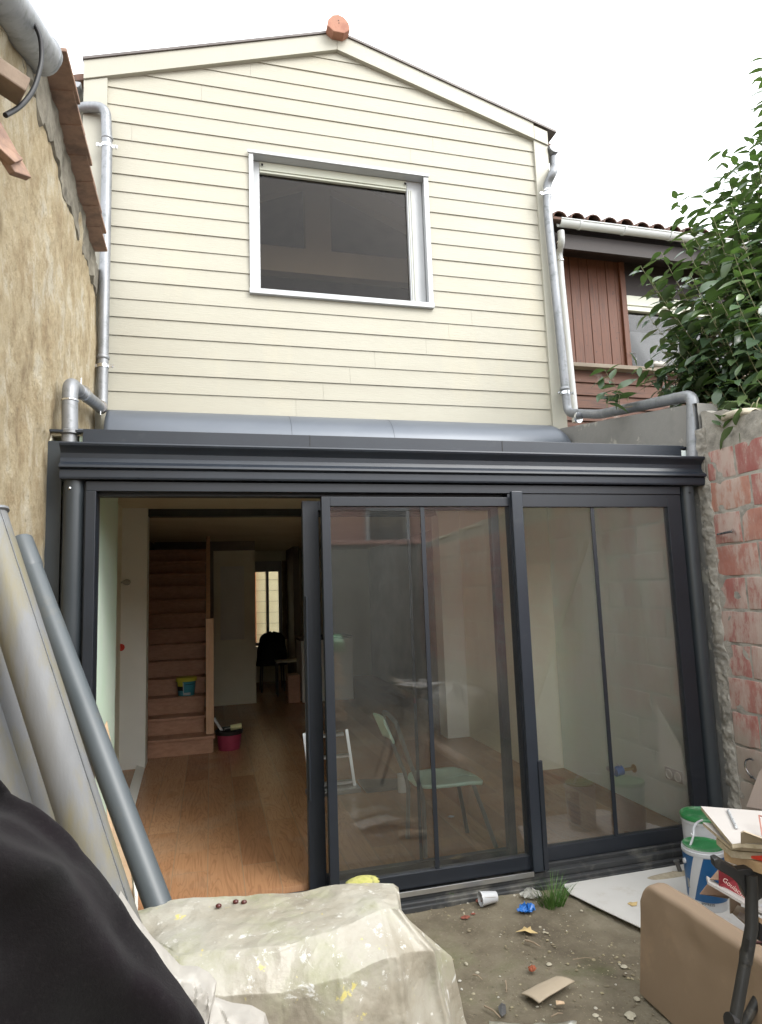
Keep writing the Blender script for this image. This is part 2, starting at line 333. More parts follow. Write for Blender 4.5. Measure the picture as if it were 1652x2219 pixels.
def brick_mat():
    m, nt, bs = newmat('red_hollow_brick')
    at = nt.nodes.new('ShaderNodeAttribute'); at.attribute_name = 'rnd'
    base = ramp(nt, at.outputs['Fac'], [(0,(.36,.125,.105)),(.4,(.31,.10,.09)),(.8,(.38,.15,.12)),(1,(.43,.21,.14))])
    v = mapping(nt)
    c = mixc(nt, ramp(nt, nz(nt, v, 14, 8), [(.35,(0,0,0)),(.75,(.5,.5,.5))]), base, (.22,.075,.06))
    run = nz(nt, mapping(nt, (1,1,.35)), 11, 10, .75)
    big = nz(nt, mapping(nt, (1,1,.25)), 2.6, 4, .5)
    a = nt.nodes.new('ShaderNodeMath'); a.operation = 'ADD'; nt.links.new(run, a.inputs[0]); nt.links.new(big, a.inputs[1])
    wash = ramp(nt, a.outputs[0], [(.50,(0,0,0)),(.535,(.35,.35,.35)),(.60,(.85,.85,.85))])
    nt.nodes[-1]
    ad = nt.nodes.new('ShaderNodeMath'); ad.operation = 'MULTIPLY'; ad.inputs[1].default_value = .5; nt.links.new(a.outputs[0], ad.inputs[0])
    wash = ramp(nt, ad.outputs[0], [(.44,(.04,.04,.04)),(.495,(.22,.22,.22)),(.52,(.62,.62,.62)),(.57,(.88,.88,.88))])
    c = mixc(nt, wash, c, (.46,.38,.33))
    # cement slurry over the lowest courses
    tc = nt.nodes.new('ShaderNodeTexCoord'); sp = nt.nodes.new('ShaderNodeSeparateXYZ'); nt.links.new(tc.outputs['Object'], sp.inputs[0])
    ad = nt.nodes.new('ShaderNodeMath'); ad.operation = 'MULTIPLY_ADD'; ad.inputs[1].default_value = .35; nt.links.new(nz(nt, v, 6, 8), ad.inputs[0]); nt.links.new(sp.outputs[2], ad.inputs[2])
    low = ramp(nt, ad.outputs[0], [(.80,(.85,.85,.85)),(.92,(0,0,0))])
    c = mixc(nt, low, c, (.34,.30,.25))
    nt.links.new(c, bs.inputs['Base Color']); bs.inputs['Roughness'].default_value = .9
    b1 = bumpn(nt, nz(nt, mapping(nt, (1,1,.3)), 30, 8), .4, .006); nt.links.new(b1, bs.inputs['Normal'])
    return m
M['brick'] = brick_mat()
def parquet_mat():
    m, nt, bs = newmat('oak_plank_floor')
    tc = nt.nodes.new('ShaderNodeTexCoord'); mp = nt.nodes.new('ShaderNodeMapping'); mp.inputs['Rotation'].default_value = (0,0,math.radians(90)); nt.links.new(tc.outputs['Object'], mp.inputs[0])
    br = nt.nodes.new('ShaderNodeTexBrick'); br.inputs['Scale'].default_value = 1; br.inputs['Brick Width'].default_value = 1.9; br.inputs['Row Height'].default_value = .19
    br.inputs['Mortar Size'].default_value = .0026; br.inputs['Color1'].default_value = (0,0,0,1); br.inputs['Color2'].default_value = (1,1,1,1); br.inputs['Mortar'].default_value = (.5,.5,.5,1); br.offset = .37
    nt.links.new(mp.outputs[0], br.inputs['Vector'])
    tone = ramp(nt, br.outputs['Color'], [(0,(.34,.17,.085)),(.5,(.42,.225,.115)),(1,(.49,.28,.15))])
    # grain offset per plank
    cmb = nt.nodes.new('ShaderNodeVectorMath'); cmb.operation = 'ADD'; mp2 = nt.nodes.new('ShaderNodeMapping'); mp2.inputs['Scale'].default_value = (5.5,.75,1)
    nt.links.new(tc.outputs['Object'], mp2.inputs[0]); nt.links.new(mp2.outputs[0], cmb.inputs[0])
    sc = nt.nodes.new('ShaderNodeVectorMath'); sc.operation = 'SCALE'; sc.inputs['Scale'].default_value = 17; nt.links.new(br.outputs['Color'], sc.inputs[0]); nt.links.new(sc.outputs[0], cmb.inputs[1])
    n1 = nz(nt, cmb.outputs[0], 1.7, 3, .5, .8)
    wv = nt.nodes.new('ShaderNodeMath'); wv.operation = 'MULTIPLY'; wv.inputs[1].default_value = 80; nt.links.new(n1, wv.inputs[0])
    sn = nt.nodes.new('ShaderNodeMath'); sn.operation = 'SINE'; nt.links.new(wv.outputs[0], sn.inputs[0])
    c = mixc(nt, ramp(nt, sn.outputs[0], [(.35,(0,0,0)),(1,(.24,.24,.24))]), tone, (.12,.055,.03))
    fine = nz(nt, mapping(nt, (60,3,1)), 1.6, 6); c = mixc(nt, ramp(nt, fine, [(.4,(0,0,0)),(.8,(.3,.3,.3))]), c, (.12,.05,.025))
    c = mixc(nt, ramp(nt, nz(nt, mapping(nt), 2.4, 8), [(.5,(0,0,0)),(.8,(.35,.35,.35))]), c, (.42,.34,.24))
    gap = ramp(nt, br.outputs['Fac'], [(.4,(0,0,0)),(.6,(1,1,1))]); c = mixc(nt, gap, c, (.30,.20,.12))
    nt.links.new(c, bs.inputs['Base Color']); bs.inputs['Roughness'].default_value = .27
    nt.links.new(bumpn(nt, fine, .08, .002), bs.inputs['Normal'])
    return m
M['parquet'] = parquet_mat()
def soil_mat():
    m, nt, bs = newmat('trodden_soil')
    v = mapping(nt)
    c = ramp(nt, nz(nt, v, 2.2, 9, .66), [(.34,(.085,.068,.045)),(.46,(.135,.113,.076)),(.58,(.185,.16,.112)),(.70,(.25,.22,.16))])
    c = mixc(nt, ramp(nt, nz(nt, v, 1.9, 8, .7, .3), [(.50,(0,0,0)),(.66,(.75,.75,.75))]), c, (.10,.105,.045))
    c = mixc(nt, ramp(nt, nz(nt, v, 60, 5, .7), [(.60,(0,0,0)),(.68,(.8,.8,.8))]), c, (.27,.235,.165))
    c = mixc(nt, ramp(nt, nz(nt, v, 38, 6, .7), [(.64,(0,0,0)),(.70,(.8,.8,.8))]), c, (.07,.055,.038))
    nt.links.new(c, bs.inputs['Base Color']); bs.inputs['Roughness'].default_value = .95
    b1 = bumpn(nt, nz(nt, v, 14, 8, .7), .6, .02); nt.links.new(bumpn(nt, nz(nt, v, 120, 6, .7), .7, .005, b1), bs.inputs['Normal'])
    return m
M['soil'] = soil_mat()
def pebble_mat():
    m, nt, bs = newmat('pebbles')
    at = nt.nodes.new('ShaderNodeAttribute'); at.attribute_name = 'rnd'
    c = ramp(nt, at.outputs['Fac'], [(0,(.13,.105,.07)),(.45,(.20,.17,.11)),(.7,(.29,.25,.15)),(.9,(.36,.33,.25)),(1,(.46,.44,.39))])
    nt.links.new(c, bs.inputs['Base Color']); bs.inputs['Roughness'].default_value = .85
    return m
M['pebble'] = pebble_mat()
def leaf_mat():
    m, nt, bs = newmat('glossy_leaf')
    at = nt.nodes.new('ShaderNodeAttribute'); at.attribute_name = 'rnd'
    c = ramp(nt, at.outputs['Fac'], [(0,(.034,.054,.036)),(.5,(.052,.086,.050)),(.85,(.075,.118,.062)),(1,(.12,.17,.075))])
    geo = nt.nodes.new('ShaderNodeNewGeometry'); c = mixc(nt, geo.outputs['Backfacing'], c, (.085,.12,.06))
    nt.links.new(c, bs.inputs['Base Color']); bs.inputs['Roughness'].default_value = .27
    tl = nt.nodes.new('ShaderNodeBsdfTranslucent'); tl.inputs[0].default_value = (.10,.20,.03,1)
    ms = nt.nodes.new('ShaderNodeMixShader'); ms.inputs[0].default_value = .22
    nt.links.new(bs.outputs[0], ms.inputs[1]); nt.links.new(tl.outputs[0], ms.inputs[2]); nt.links.new(ms.outputs[0], nt.nodes['Material Output'].inputs[0])
    return m
M['leaf'] = leaf_mat()
M['grassblade'] = mat('grass_blade', [(.04,.10,.015),(.08,.17,.03)], 20, rough=.5)
M['boardground'] = mat('dirty_white_board', [(.48,.47,.44),(.55,.54,.51)], 3, rough=.6, dirt=(.38,.33,.25), dscale=4, damt=(.56,.80))
M['tilepanel'] = mat('beige_tile', [(.46,.37,.32),(.52,.43,.37)], 3, rough=.4)
def attr(o, vals):
    a = o.data.attributes.new('rnd', 'FLOAT', 'FACE'); a.data.foreach_set('value', vals)
def nzv(x, y, z, s=1): return noise.noise(Vector((x*s, y*s, z*s)))

# ================================================================ SETTING
def gfn(u, v):
    # denser near the yard, sheet reaches the horizon
    def w(t): t = 2*t-1; return math.copysign(abs(t)**5*80 + abs(t)*4.2, t)
    x = 1.0+w(u); y = -1.2+w(v)
    z = 0
    if -.8 < x < 3.2 and -6 < y < 0: z = .014*nzv(x, y, 0, 2.3)+.007*nzv(x, y, 3, 9)+.004*nzv(x, y, 3, 24)
    return (x, y, z-.012 if y < 0 else -.03)
g = G().grid(gfn, 420, 420); struct('ground', g, M['soil'], smooth=True)
g = G().box(-.80, 3.05, .135, 8.45, -.01, .11); struct('floor', g, M['parquet'])
# gravel scattered on the soil
g = G(); vals = []
rg = random.Random(3)
def pebble(g, x, y, r, z=0):
    n = 7; sq = rg.uniform(.45,.8); ph = rg.uniform(0,6); ex = rg.uniform(.7,1.2)
    ring = []
    for k, (rr, zz) in enumerate(((.75,-.1),(1,.35),(.6,.85))):
        for j in range(n):
            a = ph+2*math.pi*j/n; q = r*rr*rg.uniform(.82,1.15); ring.append((x+q*math.cos(a)*ex, y+q*math.sin(a), z+zz*r*sq))
    ring.append((x, y, z+r*sq))
    f = [(i*n+j, i*n+(j+1)%n, (i+1)*n+(j+1)%n, (i+1)*n+j) for i in range(2) for j in range(n)] + [(2*n+j, 2*n+(j+1)%n, 3*n) for j in range(n)]
    g.add(ring, f); return len(f)
for i in range(7000):
    x = rg.uniform(.6, 2.6); y = -rg.uniform(0.07, 1.9)
    d = nzv(x, y, 5, 1.7)
    if rg.random() > .5+d: continue
    if x > 1.75 and y > -.65: continue
    r = rg.choice([.0015,.002,.002,.0025,.003,.004,.005,.007]) * rg.uniform(.8,1.3)
    k = pebble(g, x, y, r, -.012+.010*nzv(x, y, 0, 2.3)); c = rg.random(); vals += [c]*k
for (px_, py_, r) in ((1047,1935,.016),(1056,1940,.012),(1260,1970,.010),(1352,2090,.014),(1190,2085,.013),(1365,2200,.016),(1380,2160,.014),(1475,2005,.015),(1365,2195,.02),(1290,2195,.012),(1300,2205,.011),(1010,2085,.012)):
    p = on(px_, py_, 2, 0)
    k = pebble(g, p.x, p.y, r, -.01); vals += [.9]*k
o = tag(build('gravel', g, M['pebble'], None, smooth=False), 'pale pebbles and stone crumbs scattered over the soil of the yard', 'gravel', kind='stuff')
attr(o, vals)

# ---------------------------------------------------------------- left stone wall and its roof verge
def WX(y): return -.80-.033*y
def lw(u, v):
    y = -3.6+5.38*u; z = -.05+4.75*v
    top = 4.215
    z = min(z, top) if v < 1 else top
    d = .022*nzv(0, y, z, 1.3)+.012*nzv(3, y, z*.6, 5)+.006*nzv(9, y, z, 14)
    if y > -.14 and z < 2.46: d = min(d, 0)-.01
    return (WX(y)+d, y, z)
t = thing('stone_wall', 'tall ochre rendered stone wall along the left side of the yard', 'wall', (-.85, -1, 0))
g = G().grid(lw, 190, 160); build('render_face', g, M['leftwall'], t, smooth=True, angle=80)
g = G().hexa([(-1.25,-3.6,-.05),(WX(-3.6)-.05,-3.6,-.05),(WX(1.78)-.05,1.78,-.05),(-1.25,1.78,-.05),(-1.25,-3.6,4.15),(WX(-3.6)-.05,-3.6,4.15),(WX(1.78)-.05,1.78,4.15),(-1.25,1.78,4.15)])
build('wall_core', g, M['mortar'], t)
# rough patched band of grey mortar under the tiles
def band(u, v):
    y = -1.5+3.25*u; top = 4.215
    z = top-.25*v - .10*v*nzv(0, y, 7, 3.5) - .05*v*nzv(0, y, 4, 11)
    d = .012*(1-v)**.5 + .016*nzv(1, y, z, 6)+.009*nzv(5, y, z, 17) - (.03 if v > .97 else 0)
    return (WX(y)+.005+d, y, z)
g = G().grid(band, 150, 14); build('mortar_band', g, mat('grimy_mortar', [(.10,.09,.07),(.20,.18,.14),(.27,.25,.20)], 9, rough=.95, bump=.7, bscale=30, dist=.012), t, smooth=True)
g = G(); yy = 1.44; k = 0
while yy > -.22:
    y0 = yy-.36; zf = 4.232; zb = zf-.020
    xo = -.658-.043*(yy) + rg.uniform(-.008,.008) - (.0 if k else .01)
    P = []
    for zz in (0, .021):
        for (x, y, z) in ((-1.0, y0, zb-.02), (xo, y0, zb+.012), (xo-.004, yy, zf), (-1.0, yy, zf-.03)):
            P.append((x, y, z+zz))
    g.hexa(P); yy -= .255; k += 1
build('verge_tiles', g, M['vergetile'], t, bevel=.004)
# roof behind the verge
g = G().hexa([(-4.5,-3.6,4.8),(-.98,-3.6,4.15),(-.98,1.43,4.15),(-4.5,1.43,4.8),(-4.5,-3.6,4.85),(-.98,-3.6,4.22),(-.98,1.43,4.22),(-4.5,1.43,4.85)])
build('roof', g, M['oldtile'], t)
# zinc gutter end near the camera, terracotta scraps, cable
g = G(); A = on(-60,-90,1,-1.35); B = on(88,118,1,-.52)
r0 = .088
pr = [Vector(B).lerp(Vector(A), i/9) for i in range(10)]
g.tube(pr, [r0]*10, 28)
build('zinc_gutter', g, M['zinc'], t, smooth=True)
g = G(); g.tube([pr[0]+Vector((0,.004,0)), pr[0]+Vector((0,-.03,0))], r0+.006, 28); build('gutter_bead', g, M['zinc'], t, smooth=True)
def slab(P, th):  # quad with thickness
    P = [Vector(p) for p in P]; n = (P[1]-P[0]).cross(P[3]-P[0]).normalized()*th
    return P+[p+n for p in P]
g = G().hexa(slab([on(-30,205,1,-1.1), on(70,385,1,-1.0), on(33,372,1,-1.08), on(-60,225,1,-1.16)], .03)); build('broken_tile', g, M['vergetile'], t, bevel=.004)
g = G().hexa(slab([on(-30,255,1,-1.14), on(52,345,1,-1.04), on(34,352,1,-1.10), on(-50,275,1,-1.18)], .03)); build('broken_tile', g, M['vergetile'], t, bevel=.004)
c = on(10,172,1,-1.05); g = G().obox(c, (.14,.12,.06), (.1,.25,.5)); build('rafter_end', g, mat('pale_old_wood', [(.17,.12,.09),(.26,.20,.15)], 8, rough=.85, bump=.4), t, bevel=.006)
g = G().tube(arc([on(30,8,1,-.98), on(62,30,1,-.95), on(88,75,1,-.92), on(92,130,1,-.9), on(75,195,1,-.93), on(45,232,1,-.98), on(12,250,1,-1.05)], .2, 6), .0095, 12)
single('cable', g, M['black'], 'black cable looping down from the zinc gutter over the left wall', 'cable', smooth=True)

# ---------------------------------------------------------------- right brick wall
t = thing('brick_wall', 'red hollow brick wall with whitish cement stains along the right side', 'wall', (3.3, -2, 0))
WRX = 3.125
def crest(y): return 2.70+.30*min(0, y+.05)*.9 if y > -.6 else max(2.30, 2.53+.045*(y+.6)) 
g = G()
def core(u, v):
    y = -.02-5.88*u; z = -.05+(crest(y)+.03+.03*nzv(0, y, 1, 4)+.02*nzv(0,y,5,12)+.05)*v
    d = .006*nzv(0, y, z, 9)+.012*max(0, .3-abs(y))*nzv(2, y, z, 12)*4
    return (WRX+.0055+d, y, z)
g.grid(core, 260, 90)
def coret(u, v):
    p = core(u, 1); return (p[0]+.24*v, p[1], p[2]+.015*nzv(u*30, v*3, 2, 3))
g.grid(coret, 260, 8); g.grid(lambda u, v: (WRX+.25, -.02-5.88*u, -.05+(core(u,1)[2]+.05)*v), 260, 4)
build('mortar_bed', g, M['mortar'], t, smooth=True, angle=60)
g = G(); vals = []
for r in range(0, 13):
    z0 = .015+r*.2045; off = (r % 2)*.2 + rg.uniform(-.05,.05)
    y = -.015-.03*rg.random()
    first = True
    while y > -5.9:
        L = .395 if not first else (.2 if r % 2 else .36)+rg.uniform(-.03,.03); first = False
        y1 = y-L; j = .005
        if z0+.19 < crest(y)-.03 and z0+.19 < crest(y1)+.02:
            x = WRX+rg.uniform(-.002,.004)
            n = 6; P = []
            def face(a, b):
                yy = y+(y1-y)*a; zz = z0+.194*b
                e = min(a, 1-a, b*.5, (1-b)*.5); q = .002*max(0, 1-e*34)
                return (x+q+.002*nzv(0, yy, zz, 20)+(.008 if e <= 0 else 0), yy+.006*nzv(1, yy, zz, 16)*(e < .02), zz+.007*nzv(2, yy, zz, 18)*(e < .04))
            us = [0,.012,.03,.2,.4,.6,.8,.97,.988,1]; ws = [0,.025,.06,.35,.65,.94,.975,1]
            g.grid(lambda a, b: face(us[round(a*9)], ws[round(b*7)]), 10, 8); vals += [rg.random()]*63
        y = y1-.011
o = build('bricks', g, M['brick'], t, smooth=True, angle=30); attr(o, vals)
# lumpy mortar filling the gap between brickwork and frame
def seam(u, v):
    z = .02+2.6*u; y = -.045+.10*v-.04*(1-v)*nzv(1, z, 0, 4)-.03*(1-v)*nzv(1, z, 7, 11)
    d = .004*math.sin(math.pi*min(1, v*1.1))+.010*nzv(4, z, v*.1, 11)+.008*nzv(8, z, v*.1, 27)+.004*nzv(8, z, v*.1, 60)
    return (WRX-.004-d+(.03 if v <= 0 else 0), y, z)
g = G().grid(seam, 420, 18); build('mortar_seam', g, M['mortar'], t, smooth=True)
# crest stones
g = G()
for (y, z, a, b, c) in ((-.28,2.64,.24,.2,.06),(-.62,2.52,.3,.22,.055),(-1.0,2.53,.3,.22,.05),(-1.5,2.48,.34,.22,.06),(-2.2,2.46,.4,.22,.05),(-3.0,2.43,.5,.22,.05),(-3.9,2.38,.5,.22,.05),(-4.9,2.35,.6,.22,.05)):
    def st(u, v, y=y, z=z, a=a, b=b, c=c):
        th = u*2*math.pi; ph = v*math.pi; s = lambda t, e: math.copysign(abs(t)**e, t)
        X = s(math.sin(ph),.6)*s(math.cos(th),.6)*b/2; Y = s(math.sin(ph),.6)*s(math.sin(th),.6)*a/2; Z = s(math.cos(ph),.6)*c/2
        q = 1+.18*nzv(X+y, Y, Z, 9)
        return (WRX+.09+X*q*1.1, y+Y*q, z+Z*q)
    g.grid(st, 22, 12)
build('crest_stones', g, mat('pale_crest_stone', [(.36,.32,.24),(.46,.42,.33)], 6, rough=.95, bump=.6), t, smooth=True)
g = G().box(WRX+.02, WRX+.2, -.33, -.13, 2.44, 2.56); o = build('loose_brick', g, M['brick'], t, bevel=.006); attr(o, [.9]*6)
# iron bits on the brick wall
g = G().tube([on(1556,1158,0,3.11), on(1570,1155,0,3.07), on(1586,1152,0,3.07), on(1588,1148,0,3.12)], .008, 8)
single('pipe_bracket', g, M['zincband'], 'small shiny steel clip fixed high on the brick wall', 'bracket', smooth=True)
def ringarc(cx, cy, r, a0, a1):
    c = on(cx, cy, 0, 3.09); return [c+Vector((0, r*math.cos(math.radians(a)), r*math.sin(math.radians(a)))) for a in np.linspace(a0, a1, 14)]
g = G().tube(ringarc(1630,1664,.05,-100,110), .006, 8)
single('pipe_clamp', g, M['zincband'], 'upper curved steel pipe clamp on the grey lower bricks of the right wall', 'clamp', 'loose clamps on the brick wall', smooth=True)
g = G().tube(ringarc(1634,1704,.05,70,290), .006, 8)
single('pipe_clamp', g, M['zincband'], 'lower curved steel pipe clamp hooked under the other on the right wall', 'clamp', 'loose clamps on the brick wall', smooth=True)

# low grey rendered wall between facade and brick wall
t = thing('concrete_wall', 'grey rendered parapet wall sloping up behind the galvanised pipe', 'wall', (3.2, .9, 0))
def cw(u, v):
    y = .03+1.73*u; top = 2.80+.155*y
    return (3.125+.004*nzv(0, y, v*3, 3), y, -.05+(top+.05)*v)
g = G().grid(cw, 40, 30)
g.grid(lambda u, v: (3.125+.16*v, 1.76*u, 2.80+.155*1.76*u+.006*nzv(v*2, u*5, 0, 2)), 40, 4)
g.grid(lambda u, v: (3.285, 1.76*u, 1.2+(1.6+.155*1.76*u)*v), 10, 4); g.grid(lambda u, v: (3.125+.16*u, 0, 1.2+1.6*v), 3, 4)
build('render', g, M['concrete'], t, smooth=True, angle=50)
# rear yard wall and what rises beyond it (seen in the door glass)
t = thing('rear_wall', 'grey weathered wall closing the yard, seen reflected in the door glass', 'wall', (1.2, -6, 0))
g = G().grid(lambda u, v: (-.9+4.3*u, -5.92+.02*nzv(u*4, 0, v*3, 2), -.05+2.38*v), 60, 40).box(-.9, 3.4, -6.15, -5.96, -.05, 2.33)
build('render', g, M['oldrender'], t, smooth=True, angle=50)
g = G().box(-.95, 3.45, -6.2, -5.88, 2.335, 2.40); build('coping', g, mat('pink_coping', (.48,.27,.22), rough=.8), t, bevel=.01)
t = thing('rear_house', 'pink rendered building beyond the rear wall, seen reflected in the glass', 'building', (2, -9.5, 0))
g = G().box(-3, 7, -12, -9, -.05, 3.42); build('wall', g, M['pinkwall'], t)
g = G().prism([(-13.0,3.425),(-8.8,3.425),(-8.8,3.50),(-10.5,3.9)], 0, -3.3, 7.3); build('roof', g, M['terracotta'], t)
for x in (.4, 3.0):
    g = G().box(x, x+.9, -9.0, -8.95, 2.5, 3.3); wf = build('window', g, M['whitepvc'], t)
    g = G().box(x+.08, x+.82, -8.945, -8.93, 2.57, 3.23); build('pane', g, mat('dark_pane', (.04,.045,.05), rough=.1), wf)

g = G().box(-.90, -.745, .13, .20, -.02, 2.47); build('mortar_return', g, M['darkpipe'], bpy.data.objects['stone_wall'])
g = G().box(3.05, 3.20, .165, .20, -.02, 2.45); build('mortar_return', g, M['mortar'], bpy.data.objects['brick_wall'])
# ================================================================ THE CREAM HOUSE
house = thing('house', 'two-storey house clad in cream horizontal boards above a dark glazed extension', 'house', (1.15, 4, 0))
RX = 1.137
def gl(x): return 6.568-(.3225*(RX-x) if x < RX else .2975*(x-RX))     # lower edge of barge boards
WN = (.352, 1.945, 4.195, 5.440)
# shell
g = G()
for (x0, x1, z0, z1) in ((-.95, WN[0], 2.56, 5.95), (WN[1], 3.2, 2.56, 5.97), (WN[0], WN[1], 2.56, WN[2]), (WN[0], WN[1], WN[3], 5.95)):
    g.box(x0, x1, 1.82, 1.95, z0, z1)
g.prism([(-.95,5.952),(3.2,5.972),(RX,6.66)], 1, 1.82, 1.95)
g.box(-.95, -.85, 1.952, 8.6, -.02, 5.98).box(3.1, 3.2, 1.952, 8.6, -.02, 5.98)
g.prism([(-.95,5.982),(3.2,5.982),(RX,6.66)], 1, 8.45, 8.6)
for (x0, x1, z0, z1) in ((-.848, .74, -.02, 5.97), (1.27, 3.098, -.02, 5.97), (.742, 1.268, -.02, .73), (.742, 1.268, 2.25, 5.97)): g.box(x0, x1, 8.46, 8.6, z0, z1)
build('wall', g, M['wall_in'], house)
# siding boards
P = .1535; z_base = 3.113; J = {}
for (x, y) in ((543,150),(437,200),(286,285),(1005,258),(938,300),(890,330),(1022,672),(973,715),(924,748),(813,782),(759,812),(701,850),(642,885)):
    p = on(x, y, 1, 1.79); J.setdefault(int((p.z-z_base)//P), []).append(p.x)
g = G()
def board(x0, x1, z0, z1, k):
    dy = .0007*math.sin(k*2.3)
    zr_ = z_base+P*k; yf0 = 1.789+dy+.009*(z0-zr_)/P; yf1 = 1.789+dy+.009*(z1-zr_)/P
    g.hexa([(x0,yf0,z0),(x1,yf0,z0),(x1,1.818,z0),(x0,1.818,z0),(x0,yf1,z1),(x1,yf1,z1),(x1,1.818,z1),(x0,1.818,z1)])
for k in range(-1, 23):
    z0 = z_base+P*k; z1 = z0+P-.0015
    xl, xr = -.86, 3.11
    if z0 > 5.93: xl = RX-(6.60-z0)/.3225; xr = RX+(6.60-z0)/.2975
    elif k > 15: xl, xr = -.84, 3.09
    if xr-xl < .15: continue
    cuts = sorted(x for x in J.get(k, []) if xl < x < xr); segs = []; a = xl
    for c in cuts: segs.append((a, c-.0006)); a = c+.0006
    segs.append((a, xr))
    for (a, b) in segs:
        if z1 <= WN[2] or z0 >= WN[3]: board(a, b, z0, z1, k); continue
        for (zz0, zz1, cut) in ((z0, min(z1, WN[2]), False), (max(z0, WN[2]), min(z1, WN[3]), True), (max(z0, WN[3]), z1, False)):
            if zz1-zz0 < .004: continue
            if not cut: board(a, b, zz0, zz1, k)
            else:
                if a < WN[0]: board(a, min(b, WN[0]), zz0, zz1, k)
                if b > WN[1]: board(max(a, WN[1]), b, zz0, zz1, k)
if True:
    # short returns beside the roof sheet
    board(-.86, -.60, 2.80, z_base-P-.0015, 0)
build('siding', g, M['siding'], house)
g = G().box(-.84, 3.09, 1.790, 1.8, z_base-.014, z_base-.003); build('starter_strip', g, M['roofedge'], house)
for (x0, x1, z0, z1) in ((-.992,-.812,2.75,5.965), (3.088,3.236,2.98,5.985)):
    g = G().hexa([(x0,1.766,z0),(x1,1.766,z0),(x1,1.86,z0),(x0,1.86,z0),(x0,1.766,gl(x0)-.004),(x1,1.766,gl(x1)-.004),(x1,1.86,gl(x1)-.004),(x0,1.86,gl(x0)-.004)])
    build('corner_board', g, M['trim'], house, bevel=.002)
# barge boards, roof edge, ridge tile
def barge(xa, xb, wv):
    z0a, z0b = gl(xa), gl(xb)
    return G().hexa([(xa,1.752,z0a),(xb,1.752,z0b),(xb,1.86,z0b),(xa,1.86,z0a),(xa,1.752,z0a+wv),(xb,1.752,z0b+wv),(xb,1.86,z0b+wv),(xa,1.86,z0a+wv)])
g = barge(-.992, RX-.0012, .165); build('barge_board', g, M['trim'], house, bevel=.002)
g = barge(RX+.0012, 3.088, .165); build('barge_board', g, M['trim'], house, bevel=.002)
g = barge(3.090, 3.236, .145); build('barge_end', g, M['trim'], house, bevel=.002)
g = G()
for (xa, xb) in ((-1.0, RX), (RX, 3.33)):
    za, zb = gl(xa)+.167, gl(xb)+.167
    g.hexa([(xa,1.738,za),(xb,1.738,zb),(xb,1.9,zb),(xa,1.9,za),(xa,1.738,za+.022),(xb,1.738,zb+.022),(xb,1.9,zb+.022),(xa,1.9,za+.022)])
build('roof_edge', g, M['roofedge'], house)
g = G()
for (xa, xb) in ((-1.12, RX), (RX, 3.36)):
    za, zb = gl(xa)+.12, gl(xb)+.12
    g.hexa([(xa,1.905,za),(xb,1.905,zb),(xb,8.8,zb),(xa,8.8,za),(xa,1.905,za+.06),(xb,1.905,zb+.06),(xb,8.8,zb+.06),(xa,8.8,za+.06)])
roof = build('roof', g, M['oldtile'], house)
g = G(); zr = gl(RX)+.135
prof = [(-.105, -.03), (-.095, .035), (-.05, .088), (0, .103), (.05, .088), (.095, .035), (.105, -.03), (.05, -.075), (-.05, -.075)]
g.prism([(RX+a, zr+.03+b) for a, b in prof], 1, 1.66, 2.1)
rt = build('ridge_tile', g, M['terracotta'], house, bevel=.006)
g = G(); [g.tube([(RX+a, 1.664, zr+.07+b), (RX+a, 1.655, zr+.07+b)], .004, 8) for a, b in ((0,0),(.003,-.025))]; build('nail', g, M['black'], rt)
g = G()
for yy in np.arange(2.12, 8.6, .4): g.prism([(RX+a, zr+.045+b) for a, b in prof], 1, yy, yy+.39)
build('ridge_cap', g, M['terracotta'], house)
# eaves gutters in end view
for (cx, cz, s) in ((3.30, 5.93, 1), (-1.07, 5.83, -1)):
    g = G(); pts = [(cx+.062*math.cos(math.radians(a)), cz+.062*math.sin(math.radians(a))) for a in range(180, 361, 15)]
    pts += [(cx+.056*math.cos(math.radians(a)), cz+.056*math.sin(math.radians(a))) for a in range(360, 179, -15)]
    g.prism(pts, 1, 1.74, 8.7); gt = build('eaves_gutter', g, M['zinc'], house)
    g = G().prism([(cx+.06*math.cos(math.radians(a)), cz+.06*math.sin(math.radians(a))) for a in range(180, 361, 15)], 1, 1.736, 1.741); build('gutter_end', g, M['zinc'], gt)
    g = G().tube([(cx+s*.062, 1.74, cz+.004), (cx+s*.062, 8.7, cz+.004)], .008, 8); build('gutter_bead', g, M['zinc'], gt)
# upper window
win = build('window', G().box(.366,.428,1.862,1.93,4.21,5.43).box(1.785,1.93,1.862,1.93,4.21,5.43).box(.43,1.783,1.866,1.93,4.21,4.25), M['whitepvc'], house, bevel=.003)
build('sill', G().box(WN[0]-.024, WN[1]+.024, 1.758, 1.86, WN[2]-.036, WN[2]+.010), M['whitepvc'], win, bevel=.002)
for (q0, q1, q2, q3) in ((WN[0]-.020, WN[0]+.018, WN[0], WN[0]+.010), (WN[1]-.022, WN[1]+.022, WN[1]-.010, WN[1])):
    build('jamb_flashing', G().box(q0, q1, 1.768, 1.785, WN[2]+.012, WN[3]-.002).box(q2, q3, 1.785, 1.93, WN[2]+.012, WN[3]-.001), M['whitepvc'], win, bevel=.0015)
g = G().box(WN[0]-.032, WN[1]+.030, 1.756, 1.772, WN[3]-.006, WN[3]+.022).box(WN[0]+.012, WN[1]-.012, 1.774, 1.862, WN[3]-.006, WN[3]+.004)
build('head_flashing', g, M['whitepvc'], win, bevel=.0015)
g = G().box(.43, 1.783, 1.858, 1.93, 5.355, 5.43).box(.43,1.783,1.868,1.9,5.335,5.353); build('shutter_box', g, M['creampvc'], win, bevel=.002)
for x in (.452, 1.768): build('cord_stop', G().tube([(x, 1.856, 5.405), (x, 1.835, 5.385)], .009, 10), M['black'], win)
